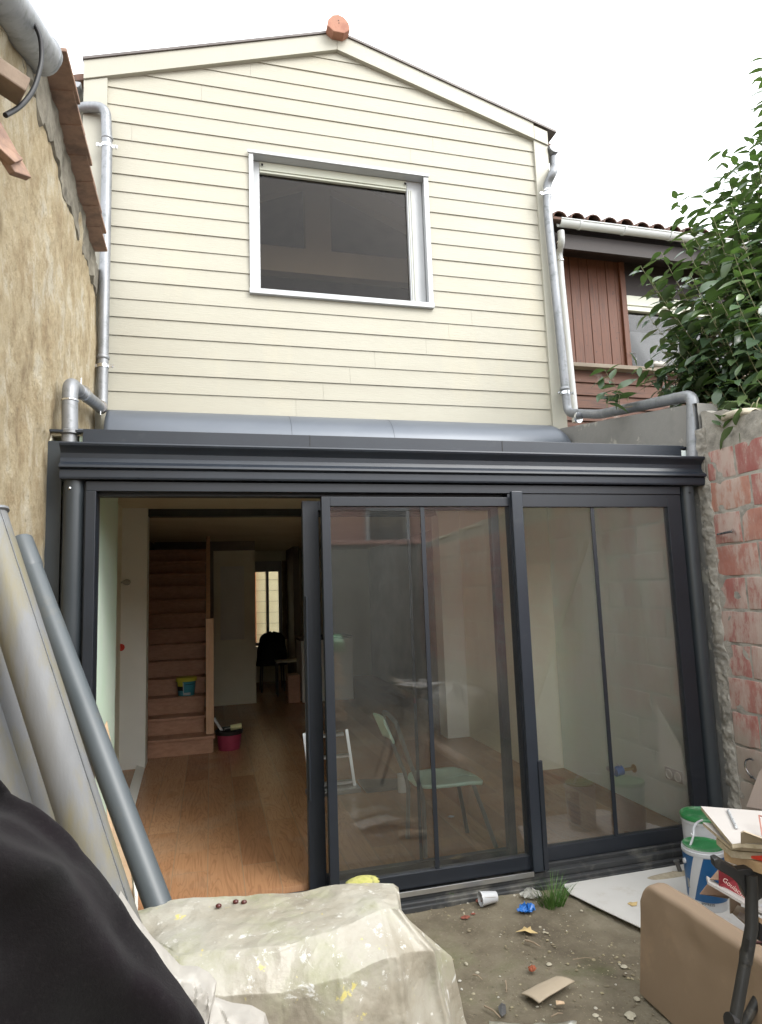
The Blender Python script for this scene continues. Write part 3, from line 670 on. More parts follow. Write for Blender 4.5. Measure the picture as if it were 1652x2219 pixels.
g = G().box(1.800,1.806,1.852,1.861,4.25,5.34).box(1.822,1.826,1.852,1.861,4.25,5.34); build('shutter_guide', g, M['creampvc'], win)
build('pane', G().box(.429, 1.784, 1.897, 1.902, 4.25, 5.336), M['glassup'], win)
# attic room seen through it
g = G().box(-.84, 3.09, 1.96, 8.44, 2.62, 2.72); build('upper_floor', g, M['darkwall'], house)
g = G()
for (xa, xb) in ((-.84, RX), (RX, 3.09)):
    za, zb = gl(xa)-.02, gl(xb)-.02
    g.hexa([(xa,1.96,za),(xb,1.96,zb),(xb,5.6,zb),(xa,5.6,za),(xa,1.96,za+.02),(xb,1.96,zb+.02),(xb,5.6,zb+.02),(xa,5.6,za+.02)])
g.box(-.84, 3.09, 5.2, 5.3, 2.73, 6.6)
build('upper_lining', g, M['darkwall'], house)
g = G().box(1.0, 1.28, 3.0, 3.14, 5.3, 6.52).box(-.84, 3.09, 3.0, 3.13, 5.02, 5.3)
for s in (-1, 1): g.bar((RX+s*.14, 3.07, 6.15), (RX+s*1.9, 3.07, 5.42), .12, .2)
build('roof_truss', g, M['wall_in'], house)
# ---- ground floor interior
g = G().hexa([(2.87,.10,-.01),(3.09,.10,-.01),(3.09,1.6,-.01),(2.87,1.6,-.01),(2.87,.10,2.5),(3.09,.10,2.5),(3.09,1.6,2.5),(2.87,1.6,2.5)])
build('right_wall', g, M['grey_in'], house)
g = G().box(2.60, 3.09, 1.602, 3.16, -.01, 2.5); build('pilaster', g, M['wall_in'], house)
for bb in ((-.80, -.575), (2.36, 2.598)): build('opening_jamb', G().box(bb[0], bb[1], 3.0, 3.22, -.01, 2.5), M['white_in'], house)
g = G().box(-.62, -.604, .14, 1.18, .11, 2.5).box(-.665, -.622, .14, 1.19, .11, 2.5); build('green_lining', g, M['greenboard'], house)
g = G().box(-.83, -.80, .14, 3.0, -.01, 2.5); build('left_wall', g, M['wall_in'], house)
g = G().box(-.83, 3.1, .14, 3.24, 2.501, 2.52).box(-.84, 3.1, 3.242, 8.45, 2.44, 2.55); build('ceiling', g, M['ceiling'], house)
g = G().box(-.573, 2.358, 3.06, 3.20, 2.43, 2.499).box(-.573,2.358,3.04,3.05,2.425,2.436); build('steel_beam', g, M['steelbeam'], house)
g = G().box(-.842, -.80, 3.24, 8.44, .111, 2.438).box(1.35, 1.45, 7.4, 8.44, .111, 2.438).box(2.9, 3.09, 3.24, 8.44, .111, 2.438); build('bare_wall', g, M['darkwall'], house)
g = G().box(.05, .64, 6.2, 6.32, .111, 2.30); pt = build('partition', g, M['wall_in'], house)
g = G().box(.145, .48, 6.19, 6.198, 1.02, 2.07); build('panel', g, M['white_in'], pt, bevel=.003)
g = G().box(-.76, .05, 6.2, 6.3, .111, 2.438).box(.05,.64,6.2,6.3,2.302,2.438).box(.60,.64,6.33,8.44,.111,2.438); build('dark_partition', g, M['darkwall'], house)
# far window
g = G()
g.box(.742,.79,8.44,8.5,.75,2.25).box(.98,1.03,8.43,8.5,.75,2.25).box(1.205,1.268,8.44,8.5,.75,2.25)
for (a, b) in ((.79,.98),(1.03,1.205)): g.box(a,b,8.44,8.5,.75,.80).box(a,b,8.44,8.5,2.06,2.25)
fw = build('back_window', g, M['whitepvc'], house, bevel=.003)
build('pane', G().box(.79,.98,8.47,8.475,.80,2.06).box(1.03,1.205,8.47,8.475,.80,2.06), M['glassfar'], fw)
build('handle', G().tube([(1.005,8.42,1.30),(1.005,8.40,1.30),(1.005,8.40,1.20)], .009, 8), M['whiteplastic'], fw)
g = G().grid(lambda u, v: (1.30+.04*math.sin(u*9)+.01*nzv(u*5, v*8, 0, 2), 8.36+.05*math.cos(u*7), .85+1.4*v), 12, 20); build('window_reveal', g, M['sand'], house, smooth=True)
# small fittings
v = on(1375, 1665, 0, 2.868)
b = thing('water_pipe_stub', 'brass water pipe stub with blue tape sticking out of the right interior wall', 'pipe stub', v)
g = G().tube([v, v+Vector((-.13,0,0))], .011, 12).lathe([(.028,0),(.028,.006),(.014,.012)], v, 16, (-1,0,0)); build('pipe', g, M['brass'], b, smooth=True)
g = G().tube([v+Vector((-.10,0,0)), v+Vector((-.155,0,-.008))], .033, 18); build('blue_tape', g, M['blueplastic'], b, smooth=True)
g = G().tube([v+Vector((-.15,.01,.01)), v+Vector((-.21,0,.02))], .016, 10).bar(v+Vector((-.17,0,.0)), v+Vector((-.20,-.02,-.03)), .02, .012).tube([v+Vector((-.09,0,.01)), v+Vector((-.15,-.02,.05))], .005, 6); build('valve', g, M['alu'], b)
v = Vector((2.868, .215, .40))
g = G().box(2.861, 2.8695, v.y-.085, v.y+.075, v.z-.035, v.z+.04)
so_ = single('wall_socket', g, mat('socket_grey', (.42,.43,.40), rough=.5), 'unfinished double socket low on the right interior wall', 'socket', bevel=.002)
for dy in (-.045, .035): build('socket_box', G().lathe([(.030,0),(.030,.006),(.026,.006),(.024,.002)], (2.861, v.y+dy, v.z), 20, (-1,0,0)), M['white_in'], so_)
v = on(262, 1262, 1, 2.97)
b = thing('bare_bulb', 'bare clear bulb in a white holder on the left interior wall', 'bulb', v)
build('holder', G().box(v.x-.035, v.x-.005, 2.93, 2.99, v.z-.035, v.z+.03), M['whiteplastic'], b)
build('bulb', G().lathe([(.008,0),(.010,.02),(.026,.045),(.030,.065),(.02,.088),(.004,.094)], (v.x-.005, 2.96, v.z), 18, (1,0,0)), M['film2'], b, smooth=True)
v = on(262, 1403, 1, 2.99)
g = G().lathe([(.032,0),(.032,.012),(.02,.012),(.02,.004)], v, 20, (.5,-1,0)); single('wall_box', g, M['redpaint'], 'small red round wiring box on the cream interior wall', 'wiring box', smooth=True)

# ================================================================ staircase
st = thing('staircase', 'steep reddish wooden staircase seen through the open sliding door', 'staircase', (-.28, 4.5, .11))
rise = .168; front = [3.33+.2*i for i in range(13)]
for i in range(13):
    y0 = front[i]; z = .11+rise*(i+1); x1 = .03 if i == 0 else -.045
    g = G().box(-.838, x1-.012, y0+.025, y0+.045, z-rise+.001, z-.031); rr = build('riser', g, M['stair'], st)
    g = G().box(-.838, x1+(.012 if i == 0 else 0), y0, y0+.26, z-.030, z); build('tread', g, M['stair'], st, bevel=.006)
g = G().box(.010, .030, 3.40, 3.62, .111, .254); build('side_panel', g, M['stair'], st)
g = G().box(-.042, .036, 3.375, 3.445, .287, 1.42); build('newel_post', g, M['newel'], st, bevel=.004)
g = G().hexa([(-.038,3.45,.16),(-.004,3.45,.16),(-.004,6.1,2.25),(-.038,6.1,2.25),(-.038,3.45,.50),(-.004,3.45,.50),(-.004,6.1,2.40),(-.038,6.1,2.40)]); build('stringer', g, M['stair'], st)
g = G().bar((-.02,3.45,1.36), (-.02,4.8,2.36), .045, .07); build('handrail', g, M['newel'], st, bevel=.006)
# ================================================================ GLAZED EXTENSION (dark aluminium)
ver = thing('glazed_extension', 'dark grey aluminium sliding door front with wide gutter across the extension', 'veranda', (1.2, 0, 0))
k = .992
XL, XR = -.727, 3.118
def gutter_profile():
    P = []
    for (y, z) in ((-.030,2.436),(-.034,2.428),(-.030,2.418),(-.010,2.405),(.004,2.385),(.006,2.360),(-.004,2.338),(-.022,2.325),(-.032,2.318),(-.034,2.306),(-.020,2.300),(.02,2.300),(.10,2.300),(.10,2.436)):
        P.append((y, 1.63+(z-1.63)*.995))
    return P
g = G().prism(gutter_profile(), 0, XL, XR); build('gutter_front', g, M['anth'], ver, smooth=True, angle=25)
g = G().prism([(-.012,2.297),(-.016,2.290),(-.016,2.255),(-.012,2.245),(.10,2.245),(.10,2.297)], 0, XL, XR); build('fascia', g, M['anth'], ver, bevel=.002)
for x in (XL-.001, XR+.001):
    pass
g = G().box(-.640, 3.04, .085, .105, 2.437, 2.528).box(-.640, 3.04, .105, .20, 2.437, 2.46); build('back_upstand', g, M['anth'], ver, bevel=.002)
for xx in (.55, 1.74): build('upstand_joint', G().box(xx, xx+.004, .0825, .086, 2.44, 2.527), M['black'], ver)
g = G().box(-.87, 3.122, .107, .30, 2.515, 2.527); build('cover_strip', g, M['anth'], ver)
g = G().box(-.72, 3.11, .02, .13, 2.40, 2.425); build('gutter_bottom', g, M['anthdark'], ver)
# curved roof sheet against the facade
def sheet(u, v):
    x = -.742+3.87*u
    if v < .7:
        a = v/.7; y = 1.79-.36*math.sin(a*math.pi/2); z = 2.80+.29*math.cos(a*math.pi/2)
    else:
        a = (v-.7)/.3; y = 1.43-1.27*a; z = 2.80-.26*a
    e = max(0, (x-2.97)/.158); z -= .22*(1-math.sqrt(max(0, 1-e*e)))*(1 if v < .7 else 1-(v-.7)/.3)
    return (x, y, z)
g = G().grid(sheet, 120, 40); rs = build('roof_sheet', g, M['roofsheet'], ver, smooth=True, angle=60, solid=.012)
for xj in (.62, 1.45):
    g = G().grid(lambda u, v: (xj-.0015+.003*u, sheet(.2, v*.7)[1]-.006, sheet(.2, v*.7)[2]+.006), 2, 30); build('sheet_joint', g, M['anthdark'], rs)
# frame
g = G().box(-.606, 2.941, .06, .13, 2.17, 2.245).box(-.606, 2.941, .012, .06, 2.188, 2.238)
build('head_frame', g, M['anthdark'], ver, bevel=.002)
g = G().box(-.606, -.557, .0, .13, .02, 2.186); build('jamb', g, M['anthdark'], ver, bevel=.003)
for q in ((-.632,-.608,.05,.14),(2.943,2.972,.06,.14),(-.73,-.633,.10,.16),(2.973,3.18,.11,.16)): build('side_post', G().box(q[0],q[1],q[2],q[3],.0,2.24), M['anthdark'], ver)
def downpipe(x, r, nm):
    g = G().tube([(x, .055, -.01), (x, .055, 2.245)], r, 26); d = build('downpipe', g, M['darkpipe'], ver, smooth=True)
    build('rivet', G().lathe([(.007,0),(.006,.003),(.001,.005)], (x-.012, .055-r-.001, 2.20), 10, (0,-1,0)), M['zincband'] if x < 0 else M['black'], d)
downpipe(-.668, .049, 'l'); downpipe(3.020, .049, 'r')
# fixed right pane
def leaf(nm, x0, x1, y, z0, z1, wl, wr, wt, wb, gm):
    p = build(nm, G().box(x0, x0+wl, y, y+.045, z0, z1).box(x1-wr, x1, y, y+.045, z0, z1).box(x0+wl, x1-wr, y+.001, y+.044, z1-wt, z1).box(x0+wl, x1-wr, y+.001, y+.044, z0, z0+wb), M['anthdark'], ver, bevel=.002)
    build('pane', G().box(x0+wl-.005, x1-wr+.005, y+.018, y+.024, z0+wb-.005, z1-wt+.005), gm, p)
    return p
p = leaf('fixed_leaf', 1.722, 2.941, .018, .085, 2.187, .066, .100, .080, .077, M['glass'])
build('glazing_bar', G().box(2.287, 2.312, .030, .034, .165, 2.105), M['anthdark'], p)
g = G().box(2.842,2.850,.022,.034,.16,2.105); build('gasket', g, M['black'], p)
p = leaf('sliding_leaf', .590, 1.760, -.030, .080, 2.157, .048, .052, .052, .073, M['glass'])
build('glazing_bar', G().box(1.160, 1.184, -.018, -.014, .155, 2.103), M['anthdark'], p)
build('meeting_stile', G().box(1.712, 1.782, -.062, -.031, .075, 2.19), M['anth'], p, bevel=.004)
build('pull_handle', G().box(1.772, 1.800, -.070, -.052, .08, .66), M['anthdark'], p, bevel=.003)
p = leaf('stacked_leaf', .500, 1.690, .085, .080, 2.15, .090, .05, .052, .073, M['glassfar'])
build('glazing_bar', G().box(1.112, 1.130, .100, .104, .155, 2.10), M['anthdark'], p)
build('pull_handle', G().box(.505, .512, .050, .084, .55, 1.62), M['anth'], p, bevel=.002)
# threshold, rails, sill
g = G().box(-.606, 2.941, .0, .13, .04, .083).box(.86, 2.85, -.045, -.002, .03, .062); build('threshold', g, M['anthdust'], ver, bevel=.003)
g = G().box(-.60, 1.715, -.056, -.050, .052, .078); build('running_rail', g, M['alu'], ver, bevel=.001)
g = G().box(-.73, 3.06, -.075, .12, -.01, .0285).box(-.73, 3.06, -.088, -.010, -.06, .012); build('sill', g, M['anthdust'], ver, bevel=.004)
# ---------------------------------------------------------------- galvanised downpipes of the house
def pipe(path, r, rad=.09, collars=(), parent=house, name='downpipe', m='zinc'):
    o = build(name, G().tube(arc(path, rad, 8), r, 26), M[m], parent, smooth=True, angle=50)
    for (p, d, rr, w) in collars:
        p = Vector(p); d = Vector(d).normalized()
        g = G().lathe([(r+.001,-w),(r+rr,-w*.6),(r+rr,w*.6),(r+.001,w)], p, 26, d); build('collar', g, M['zinc'] if rr > .004 else M['zincband'], o, smooth=True, angle=60)
    return o
def clamp(o, p, r, axis='x'):
    p = Vector(p)
    build('clamp', G().lathe([(r+.001,-.014),(r+.004,-.014),(r+.004,.014),(r+.001,.014)], p, 26).box(p.x-r-.040, p.x-r-.001, p.y-.012, p.y-.008, p.z-.012, p.z+.012).box(p.x+r+.001, p.x+r+.040, p.y-.012, p.y-.008, p.z-.012, p.z+.012), M['zincband'], o)
    for s in (-1, 1): build('clamp_screw', G().tube([(p.x+s*(r+.026), p.y-.026, p.z), (p.x+s*(r+.026), p.y+.02, p.z)], .006, 8), M['zincband'], o)
ra = .040
yF = 1.70
top = on(239, 262, 1, yF); 
xa = -.795
o = pipe([(-1.07, 2.0, 5.76), (-1.07, 2.0, 5.66), on(172,232,1,1.74), on(228,232,1,yF)+Vector((.005,0,0)), (xa, yF, 5.30), (xa, yF, on(226,888,1,yF).z), on(205,872,1,1.2), on(152,832,1,.15), on(152,945,1,.15)+Vector((0,0,-.04))], ra, .085,
      [((xa,yF,5.34),(0,0,1),.005,.012), ((xa,yF,3.50),(0,0,1),.007,.016), (on(154,938,1,.15),(0,0,1),.012,.014), (on(152,868,1,.15),(0,0,1),.003,.006)])
clamp(o, (xa, yF, 5.27), ra); clamp(o, (xa, yF, 3.43), ra)
build('collar', G().tube([on(178,850,1,.45), on(180,852,1,.47)], ra+.005, 24), M['zincband'], o)
build('collar', G().tube([on(218,880,1,1.45), on(219,881,1,1.48)], ra+.005, 24), M['zincband'], o)
for (a, b) in (((140,-0),0),): pass
build('bolt', G().tube([on(176,831,1,.33)+Vector((0,0,-.01)), on(176,823,1,.33)+Vector((0,0,.01))], .004, 8).tube([on(218,890,1,1.42), on(218,899,1,1.42)], .004, 8), M['zincband'], o)
# right one: swan neck, long drop, run along the wall, drop into the gutter
xb = 3.235
pb = on(1190, 366, 1, 1.72)
o = pipe([(3.315, 1.80, 5.86), on(1203,362,1,1.76)+Vector((.02,.05,.03)), on(1200,372,1,1.62), on(1186,398,1,yF), on(1187,460,1,yF), on(1231,895,1,yF), on(1300,898,1,1.25), on(1502,856,1,.07), on(1500,975,1,.07)+Vector((0,0,-.06))], [.040]*0 or ra, .08,
      [(on(1186,414,1,yF),(0,0,1),.003,.010)])
clamp(o, on(1186,422,1,yF), ra); 
q = on(1225,852,1,yF); clamp(o, q, ra); build('collar', G().lathe([(ra+.001,-.02),(ra+.007,-.012),(ra+.007,.004),(ra+.002,.012)], q+Vector((0,0,.045)), 26), M['zinc'], o, smooth=True)
a = on(1243,905,1,1.52); b2 = on(1300,898,1,1.25); d = (b2-a).normalized()
build('collar', G().tube([on(1252,905,1,1.45), on(1252,905,1,1.45)+d*.02], ra+.008, 24), M['zincband'], o)
a = on(1460,866,1,.32); d = (on(1502,856,1,.07)-on(1300,898,1,1.25)).normalized()
build('collar', G().tube([a, a+d*.02], ra+.010, 24), M['zincband'], o)

# ================================================================ neighbouring red timber house
nb = thing('timber_house', 'neighbouring red-stained timber house with canal tile roof and pale gutter', 'house', (5, 4, 0))
YN = 2.75
def X(x, y): return on(x, y, 1, YN)
xw = X(1351, 700).x; zs = X(1300, 795).z; ztop = X(1300, 540).z+.1
g = G()
x = 3.30; i = 0
while x < xw-.02:
    x1 = min(x+.118, xw-.012); g.box(x+.004, x1, YN+.004*(i % 2), YN+.03, zs, ztop); x += .118; i += 1
build('vertical_boards', g, M['woodred'], nb, bevel=.004)
g = G().box(xw-.012, xw+.055, YN-.03, YN+.05, zs, ztop); build('corner_post', g, M['woodred'], nb, bevel=.004)
g = G()
zz = zs-.05
for i in range(9):
    g.hexa([(3.30,YN-.012,zz-.145),(8,YN-.012,zz-.145),(8,YN+.03,zz-.145),(3.30,YN+.03,zz-.145),(3.30,YN+.006,zz),(8,YN+.006,zz),(8,YN+.03,zz),(3.30,YN+.03,zz)]); zz -= .15
build('lower_boards', g, M['woodlow'], nb, bevel=.003)
g = G().box(3.30, 8, YN-.10, YN+.02, zs-.045, zs); build('sill_board', g, mat('grey_weathered_sill', [(.16,.13,.10),(.26,.22,.17)], 5, (.5,4,4), .8, bump=.3), nb, bevel=.004)
zc0 = X(1360,672).z; zc1 = X(1360,636).z
g = G().box(xw+.057, 6.6, YN+.0, YN+.06, zc0, zc1-.02).box(xw+.057, 6.6, YN-.015, YN+.05, zc0+.06, zc0+.08).box(6.5,6.6,YN,YN+.06,zs,zc0); wf = build('window_frame', g, M['creampvc'], nb, bevel=.004)
g = G().box(xw+.057, 8, YN+.0, YN+.04, zc1-.019, ztop); build('lintel_board', g, M['woodshaded'], nb)
g = G().box(6.6, 8, YN, YN+.04, zs, zc1-.02); build('side_boards', g, M['woodred'], nb)
g = G().box(xw+.05, 6.6, YN+.05, YN+.055, zs, zc0); build('pane', g, glass('upper_pane', .2, .002, (.7,.7,.7)), wf)
g = G().box(xw+.05, 6.6, YN+.085, YN+.10, zs-.1, X(1360,706).z-.03); build('curtain', g, mat('grey_curtain', (.20,.21,.215), rough=.8), wf)
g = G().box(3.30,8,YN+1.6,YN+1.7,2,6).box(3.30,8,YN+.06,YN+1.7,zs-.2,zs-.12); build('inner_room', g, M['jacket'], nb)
g = G().hexa([X(1400,795)+Vector((0,.2,0)), X(1530,700)+Vector((0,.2,0)), X(1530,760)+Vector((0,.2,0)), X(1440,800)+Vector((0,.2,0)), X(1400,795)+Vector((0,.22,0)), X(1530,700)+Vector((0,.22,0)), X(1530,760)+Vector((0,.22,0)), X(1440,800)+Vector((0,.22,0))]); build('stored_panel', g, M['concrete'], nb)
# eaves
YG = 2.38
zg = on(1300,497,1,YG).z
g = G().box(3.30, 8, YG+.02, YG+.06, zg-.26, zg-.09).hexa([(3.3,YG+.062,zg-.22),(8,YG+.062,zg-.22),(8,YN+.1,zg-.12),(3.3,YN+.1,zg-.12),(3.3,YG+.062,zg-.18),(8,YG+.062,zg-.18),(8,YN+.1,zg-.07),(3.3,YN+.1,zg-.07)]); build('eaves_fascia', g, M['woodshaded'], nb)
gm = mat('pale_grey_pvc', [(.50,.52,.52),(.57,.59,.59)], 3, rough=.4)
pts = [(YG-.055+.055*math.cos(math.radians(a)), zg+.060*math.sin(math.radians(a))) for a in range(180, 361, 12)]
pts += [(YG-.055+.049*math.cos(math.radians(a)), zg+.054*math.sin(math.radians(a))) for a in range(360, 179, -12)]
x0 = on(1207,500,1,YG).x
g = G().prism(pts, 0, x0, 8); gt = build('gutter', g, gm, nb, smooth=True)
g = G().tube([(x0, YG-.112, zg+.004), (8, YG-.112, zg+.004)], .008, 8); build('gutter_bead', g, gm, gt)
for px_ in (1257, 1352, 1450):
    xx = on(px_, 500, 1, YG-.06).x
    g = G().prism([(YG-.055+.062*math.cos(math.radians(a)), zg+.067*math.sin(math.radians(a))) for a in range(180, 361, 12)]+[(YG-.055+.056*math.cos(math.radians(a)), zg+.061*math.sin(math.radians(a))) for a in range(360, 179, -12)], 0, xx-.012, xx+.012); build('gutter_bracket', g, gm, gt)
a = on(1216,505,1,YG-.05)
o = pipe([a+Vector((0,0,.02)), a+Vector((.0,0,-.10)), on(1212,545,1,YG+.10), on(1216,600,1,YG+.12), on(1248,915,1,YG+.12)], .037, .05, [(on(1214,525,1,YG-.02),(0,.3,1),.003,.006),(on(1215,565,1,YG+.1),(0,0,1),.003,.008)], nb, 'downpipe', 'whitepvc')
# canal tiles
g = G(); c = 0
x = 3.25; sl_ = math.radians(17)
while x < 6.5:
    for r in range(9):
        y0 = YG-.085+r*.36*math.cos(sl_); z0 = zg+.035+r*.36*math.sin(sl_)+rg.uniform(-.008,.008)
        if r > 3 and x > 5: break
        R1, R2 = .088, .075; n = 9; j = rg.uniform(-.012,.012)
        vs = []
        for (yy, zz, R) in ((y0, z0, R1), (y0+.43*math.cos(sl_), z0+.43*math.sin(sl_), R2)):
            for q in (0, -.014):
                vs += [(x+j+(R+q)*math.cos(math.pi*t/(n-1)), yy, zz+(R+q)*.85*math.sin(math.pi*t/(n-1))) for t in range(n)]
        f = []
        for t in range(n-1):
            f += [(t, t+1, 2*n+t+1, 2*n+t), (n+t+1, n+t, 3*n+t, 3*n+t+1), (t+1, t, n+t, n+t+1), (2*n+t, 2*n+t+1, 3*n+t+1, 3*n+t)]
        f += [(0, 2*n, 3*n, n), (n-1, 2*n-1, 4*n-1, 3*n-1)]
        g.add(vs, f)
    x += .205
build('roof_tiles', g, M['oldtile'], nb, smooth=True, angle=50)
g = G().hexa([(3.25,YG-.07,zg+.012),(8,YG-.07,zg+.012),(8,8,zg+1.72),(3.25,8,zg+1.72),(3.25,YG-.07,zg+.04),(8,YG-.07,zg+.04),(8,8,zg+1.75),(3.25,8,zg+1.75)]); build('roof_bed', g, M['oldtile'], nb)
p = X(1420, 787)+Vector((0,-.05,0))
def rag(u, v):
    th = u*2*math.pi; ph = v*math.pi; q = 1+.5*nzv(math.sin(th)*2, math.cos(th)*2, v*3, 1.3)
    return (p.x+.11*q*math.sin(ph)*math.cos(th), p.y+.04*math.sin(ph)*math.sin(th), zs+.02+.045*q*(1+math.cos(ph))*.7)
g = G().grid(rag, 20, 12); single('white_rag', g, M['film'], 'crumpled white rag on the window sill of the red timber house', 'rag', smooth=True)
p = X(1348+8, 786)
g = G().tube([p+Vector((.06+.05*math.cos(a), -.06, .05+.05*math.sin(a))) for a in np.linspace(2.4, -1.4, 14)], .005, 6); single('wire_hook', g, M['tube'], 'small bent metal hook on the grey sill beside the red corner post', 'hook')
# building across the street seen through the far window
o = thing('street_house', 'pale stone building outside the back window', 'building', (1.5, 13, 0))
g = G().box(-6, 9, 11.2, 13, -.05, 7); build('wall', g, M['palestone'], o)
g = G()
for i in range(16): g.box(.9, 2.2, 11.193, 11.199, .3+i*.24, .306+i*.24)
g.box(1.20,1.212,11.19,11.199,0,4); build('mortar_joints', g, mat('joint_grey', (.3,.28,.22), rough=.9), o)
g = G().box(.55, .98, 11.10, 11.19, 0, 3.3); build('shutter', g, mat('orange_shutter', (.5,.16,.06), rough=.6), o)
# ================================================================ SHRUB over the brick wall
tree = thing('evergreen_shrub', 'tall glossy-leaved evergreen shrub leaning over the brick wall at the right', 'shrub', (3.75, -.2, -.02))
rt_ = random.Random(21)
stems = G(); twigs = G(); lv = G(); lvals = []
def leaf(p, d, up, L, W, val):
    d = d.normalized(); s = d.cross(up)
    if s.length < .01: s = d.orthogonal()
    s.normalize(); n = s.cross(d).normalized()
    bend = rt_.uniform(.08, .36); fold = rt_.uniform(.10, .35); vs = []
    prof = ((0,.05),(.15,.62),(.38,1),(.62,.86),(.83,.45),(1,.02))
    for (t, wd) in prof:
        c = p+d*(L*t)-n*(L*bend*t*t); w_ = W/2*wd
        vs += [c+s*w_+n*w_*fold, c, c-s*w_+n*w_*fold]
    f = []
    for i in range(5):
        a = i*3; f += [(a, a+1, a+4, a+3), (a+1, a+2, a+5, a+4)]
    lv.add(vs, f); lvals.extend([val]*10)
def shoot(a, b, sag, r=.006, dens=1.0, tipbare=False):
    """leafy shoot from a to b"""
    L = (b-a).length; n = max(6, int(L/.05)); side = (b-a).cross(Vector((0,1,0))).normalized()
    path = []
    for i in range(n+1):
        t = i/n; p = a.lerp(b, t)+Vector((0,0,1))*(-sag*math.sin(math.pi*t))+side*(.03*math.sin(t*5+a.x*9))
        path.append(p)
    twigs.tube(path, [max(.0018, r*(1-.75*i/n)) for i in range(n+1)], 6)
    step = .028/dens; m = int(L/step); ph = rt_.uniform(0, 6)
    for i in range(1, m+1):
        t = i/m
        if t < .12 and rt_.random() < .6: continue
        q = t*n; k_ = min(n-1, int(q)); p = path[k_].lerp(path[k_+1], q-k_); tg = (path[k_+1]-path[k_]).normalized()
        ph += 2.4+rt_.uniform(-.4,.4)
        o1 = tg.orthogonal().normalized(); o2 = tg.cross(o1)
        out = o1*math.cos(ph)+o2*math.sin(ph)
        d = out*1.0+tg*rt_.uniform(.1,.45)+Vector((0,0,rt_.uniform(-.25,.2)))
        s_ = rt_.uniform(.75,1.12)*(1 if t < .9 else .75)
        val = min(1, max(0, rt_.gauss(.42+.3*t, .24)))
        leaf(p, d, Vector((rt_.uniform(-.5,.5),rt_.uniform(-.9,.2),1)), .156*s_, .074*s_, val)
base = Vector((3.72, -.12, 0))
hub = [base+Vector((0,0,1.9)), base+Vector((.05,.25,2.1)), base+Vector((-.05,-.25,2.0)), base+Vector((.35,.5,2.0)), base+Vector((.3,.05,2.2))]
stems.tube(arc([base, base+Vector((.03,.02,1.0)), hub[0]], .2, 4), .045, 12)
for h in hub[1:]: stems.tube(arc([base+Vector((0,0,.5)), base.lerp(h, .6)+Vector((.04,.05,.1)), h], .2, 4), .026, 10)
# shoots: tips measured on the photo at stated depths behind the wall
tips = [(1648,118,-.15),(1652,160,.3),(1612,300,.1),(1562,328,.15),(1582,345,.4),(1638,350,-.1),(1552,392,.2),(1462,425,.55),(1518,422,.4),(1500,470,.7),(1585,440,-.1),(1625,430,.2),(1545,470,.1),
        (1395,575,.8),(1420,610,.6),(1440,545,.5),(1480,520,.3),(1450,650,.4),(1410,680,.7),(1500,590,.0),(1540,560,.3),(1590,540,-.2),(1630,540,.1),(1560,640,-.1),(1520,690,.2),(1470,720,.4),(1430,745,.5),
        (1600,650,-.25),(1640,640,.2),(1580,730,-.1),(1620,760,-.2),(1540,770,.1),(1490,790,.3),(1450,800,.45),(1600,810,-.2),(1645,820,-.3),(1560,830,.0),
        (1650,250,.0),(1645,300,.35),(1600,380,.5),(1530,520,.9),(1480,600,.9),(1570,600,.7),(1620,600,.6),(1510,640,.6),(1650,720,.5),(1680,520,0),(1690,300,.1),(1700,650,-.1),(1720,400,.2),(1740,560,.3),(1780,450,.1),(1800,600,.3)]
for (x, y, Y_) in tips:
    tip = on(x, y, 1, Y_)
    h = min(hub, key=lambda q: (q-tip).length)
    L = (tip-h).length
    mid = h.lerp(tip, .38)+Vector((.10,0,.02))
    r_ = .012
    stems.tube([h, h.lerp(mid,.5)+Vector((.02,0,-.02)), mid], [r_*1.4, r_, r_*.7], 8)
    shoot(mid-(tip-mid)*.15, tip, .03, .0065, 1.0)
    for k_ in range(3 if y > 420 else 1):
        t = rt_.uniform(.1,.7); a = mid.lerp(tip, t)
        off = Vector((rt_.uniform(-.18,.22), rt_.uniform(-.16,.2), rt_.uniform(.08,.30)))
        shoot(a, a+off, .01, .004, 1.1)
# low sprigs in front of the timber boards and by the pipe
for (x0, y0, x1, y1, Y_) in ((1345,885,1318,800,.75),(1322,880,1305,842,.75),(1500,850,1380,795,.6),(1480,860,1400,830,.62),(1440,850,1420,800,.6),(1500,880,1440,845,.55),(1360,868,1342,842,.75),(1560,890,1500,845,.3),(1620,915,1560,925,-.2),(1640,880,1590,925,-.3),(1652,870,1615,905,-.35),(1600,900,1540,880,0)):
    shoot(on(x0,y0,1,Y_), on(x1,y1,1,Y_), .01, .004, 1.05)
stems.tube([hub[3], on(1520,880,1,.5), on(1440,868,1,.62), on(1345,885,1,.75)], [.012,.009,.007,.005], 7)
build('trunk', stems, M['bark'], tree, smooth=True)
build('twigs', twigs, M['stem'], tree, smooth=True)
o = build('crown', lv, M['leaf'], tree, smooth=True, angle=80); attr(o, lvals)

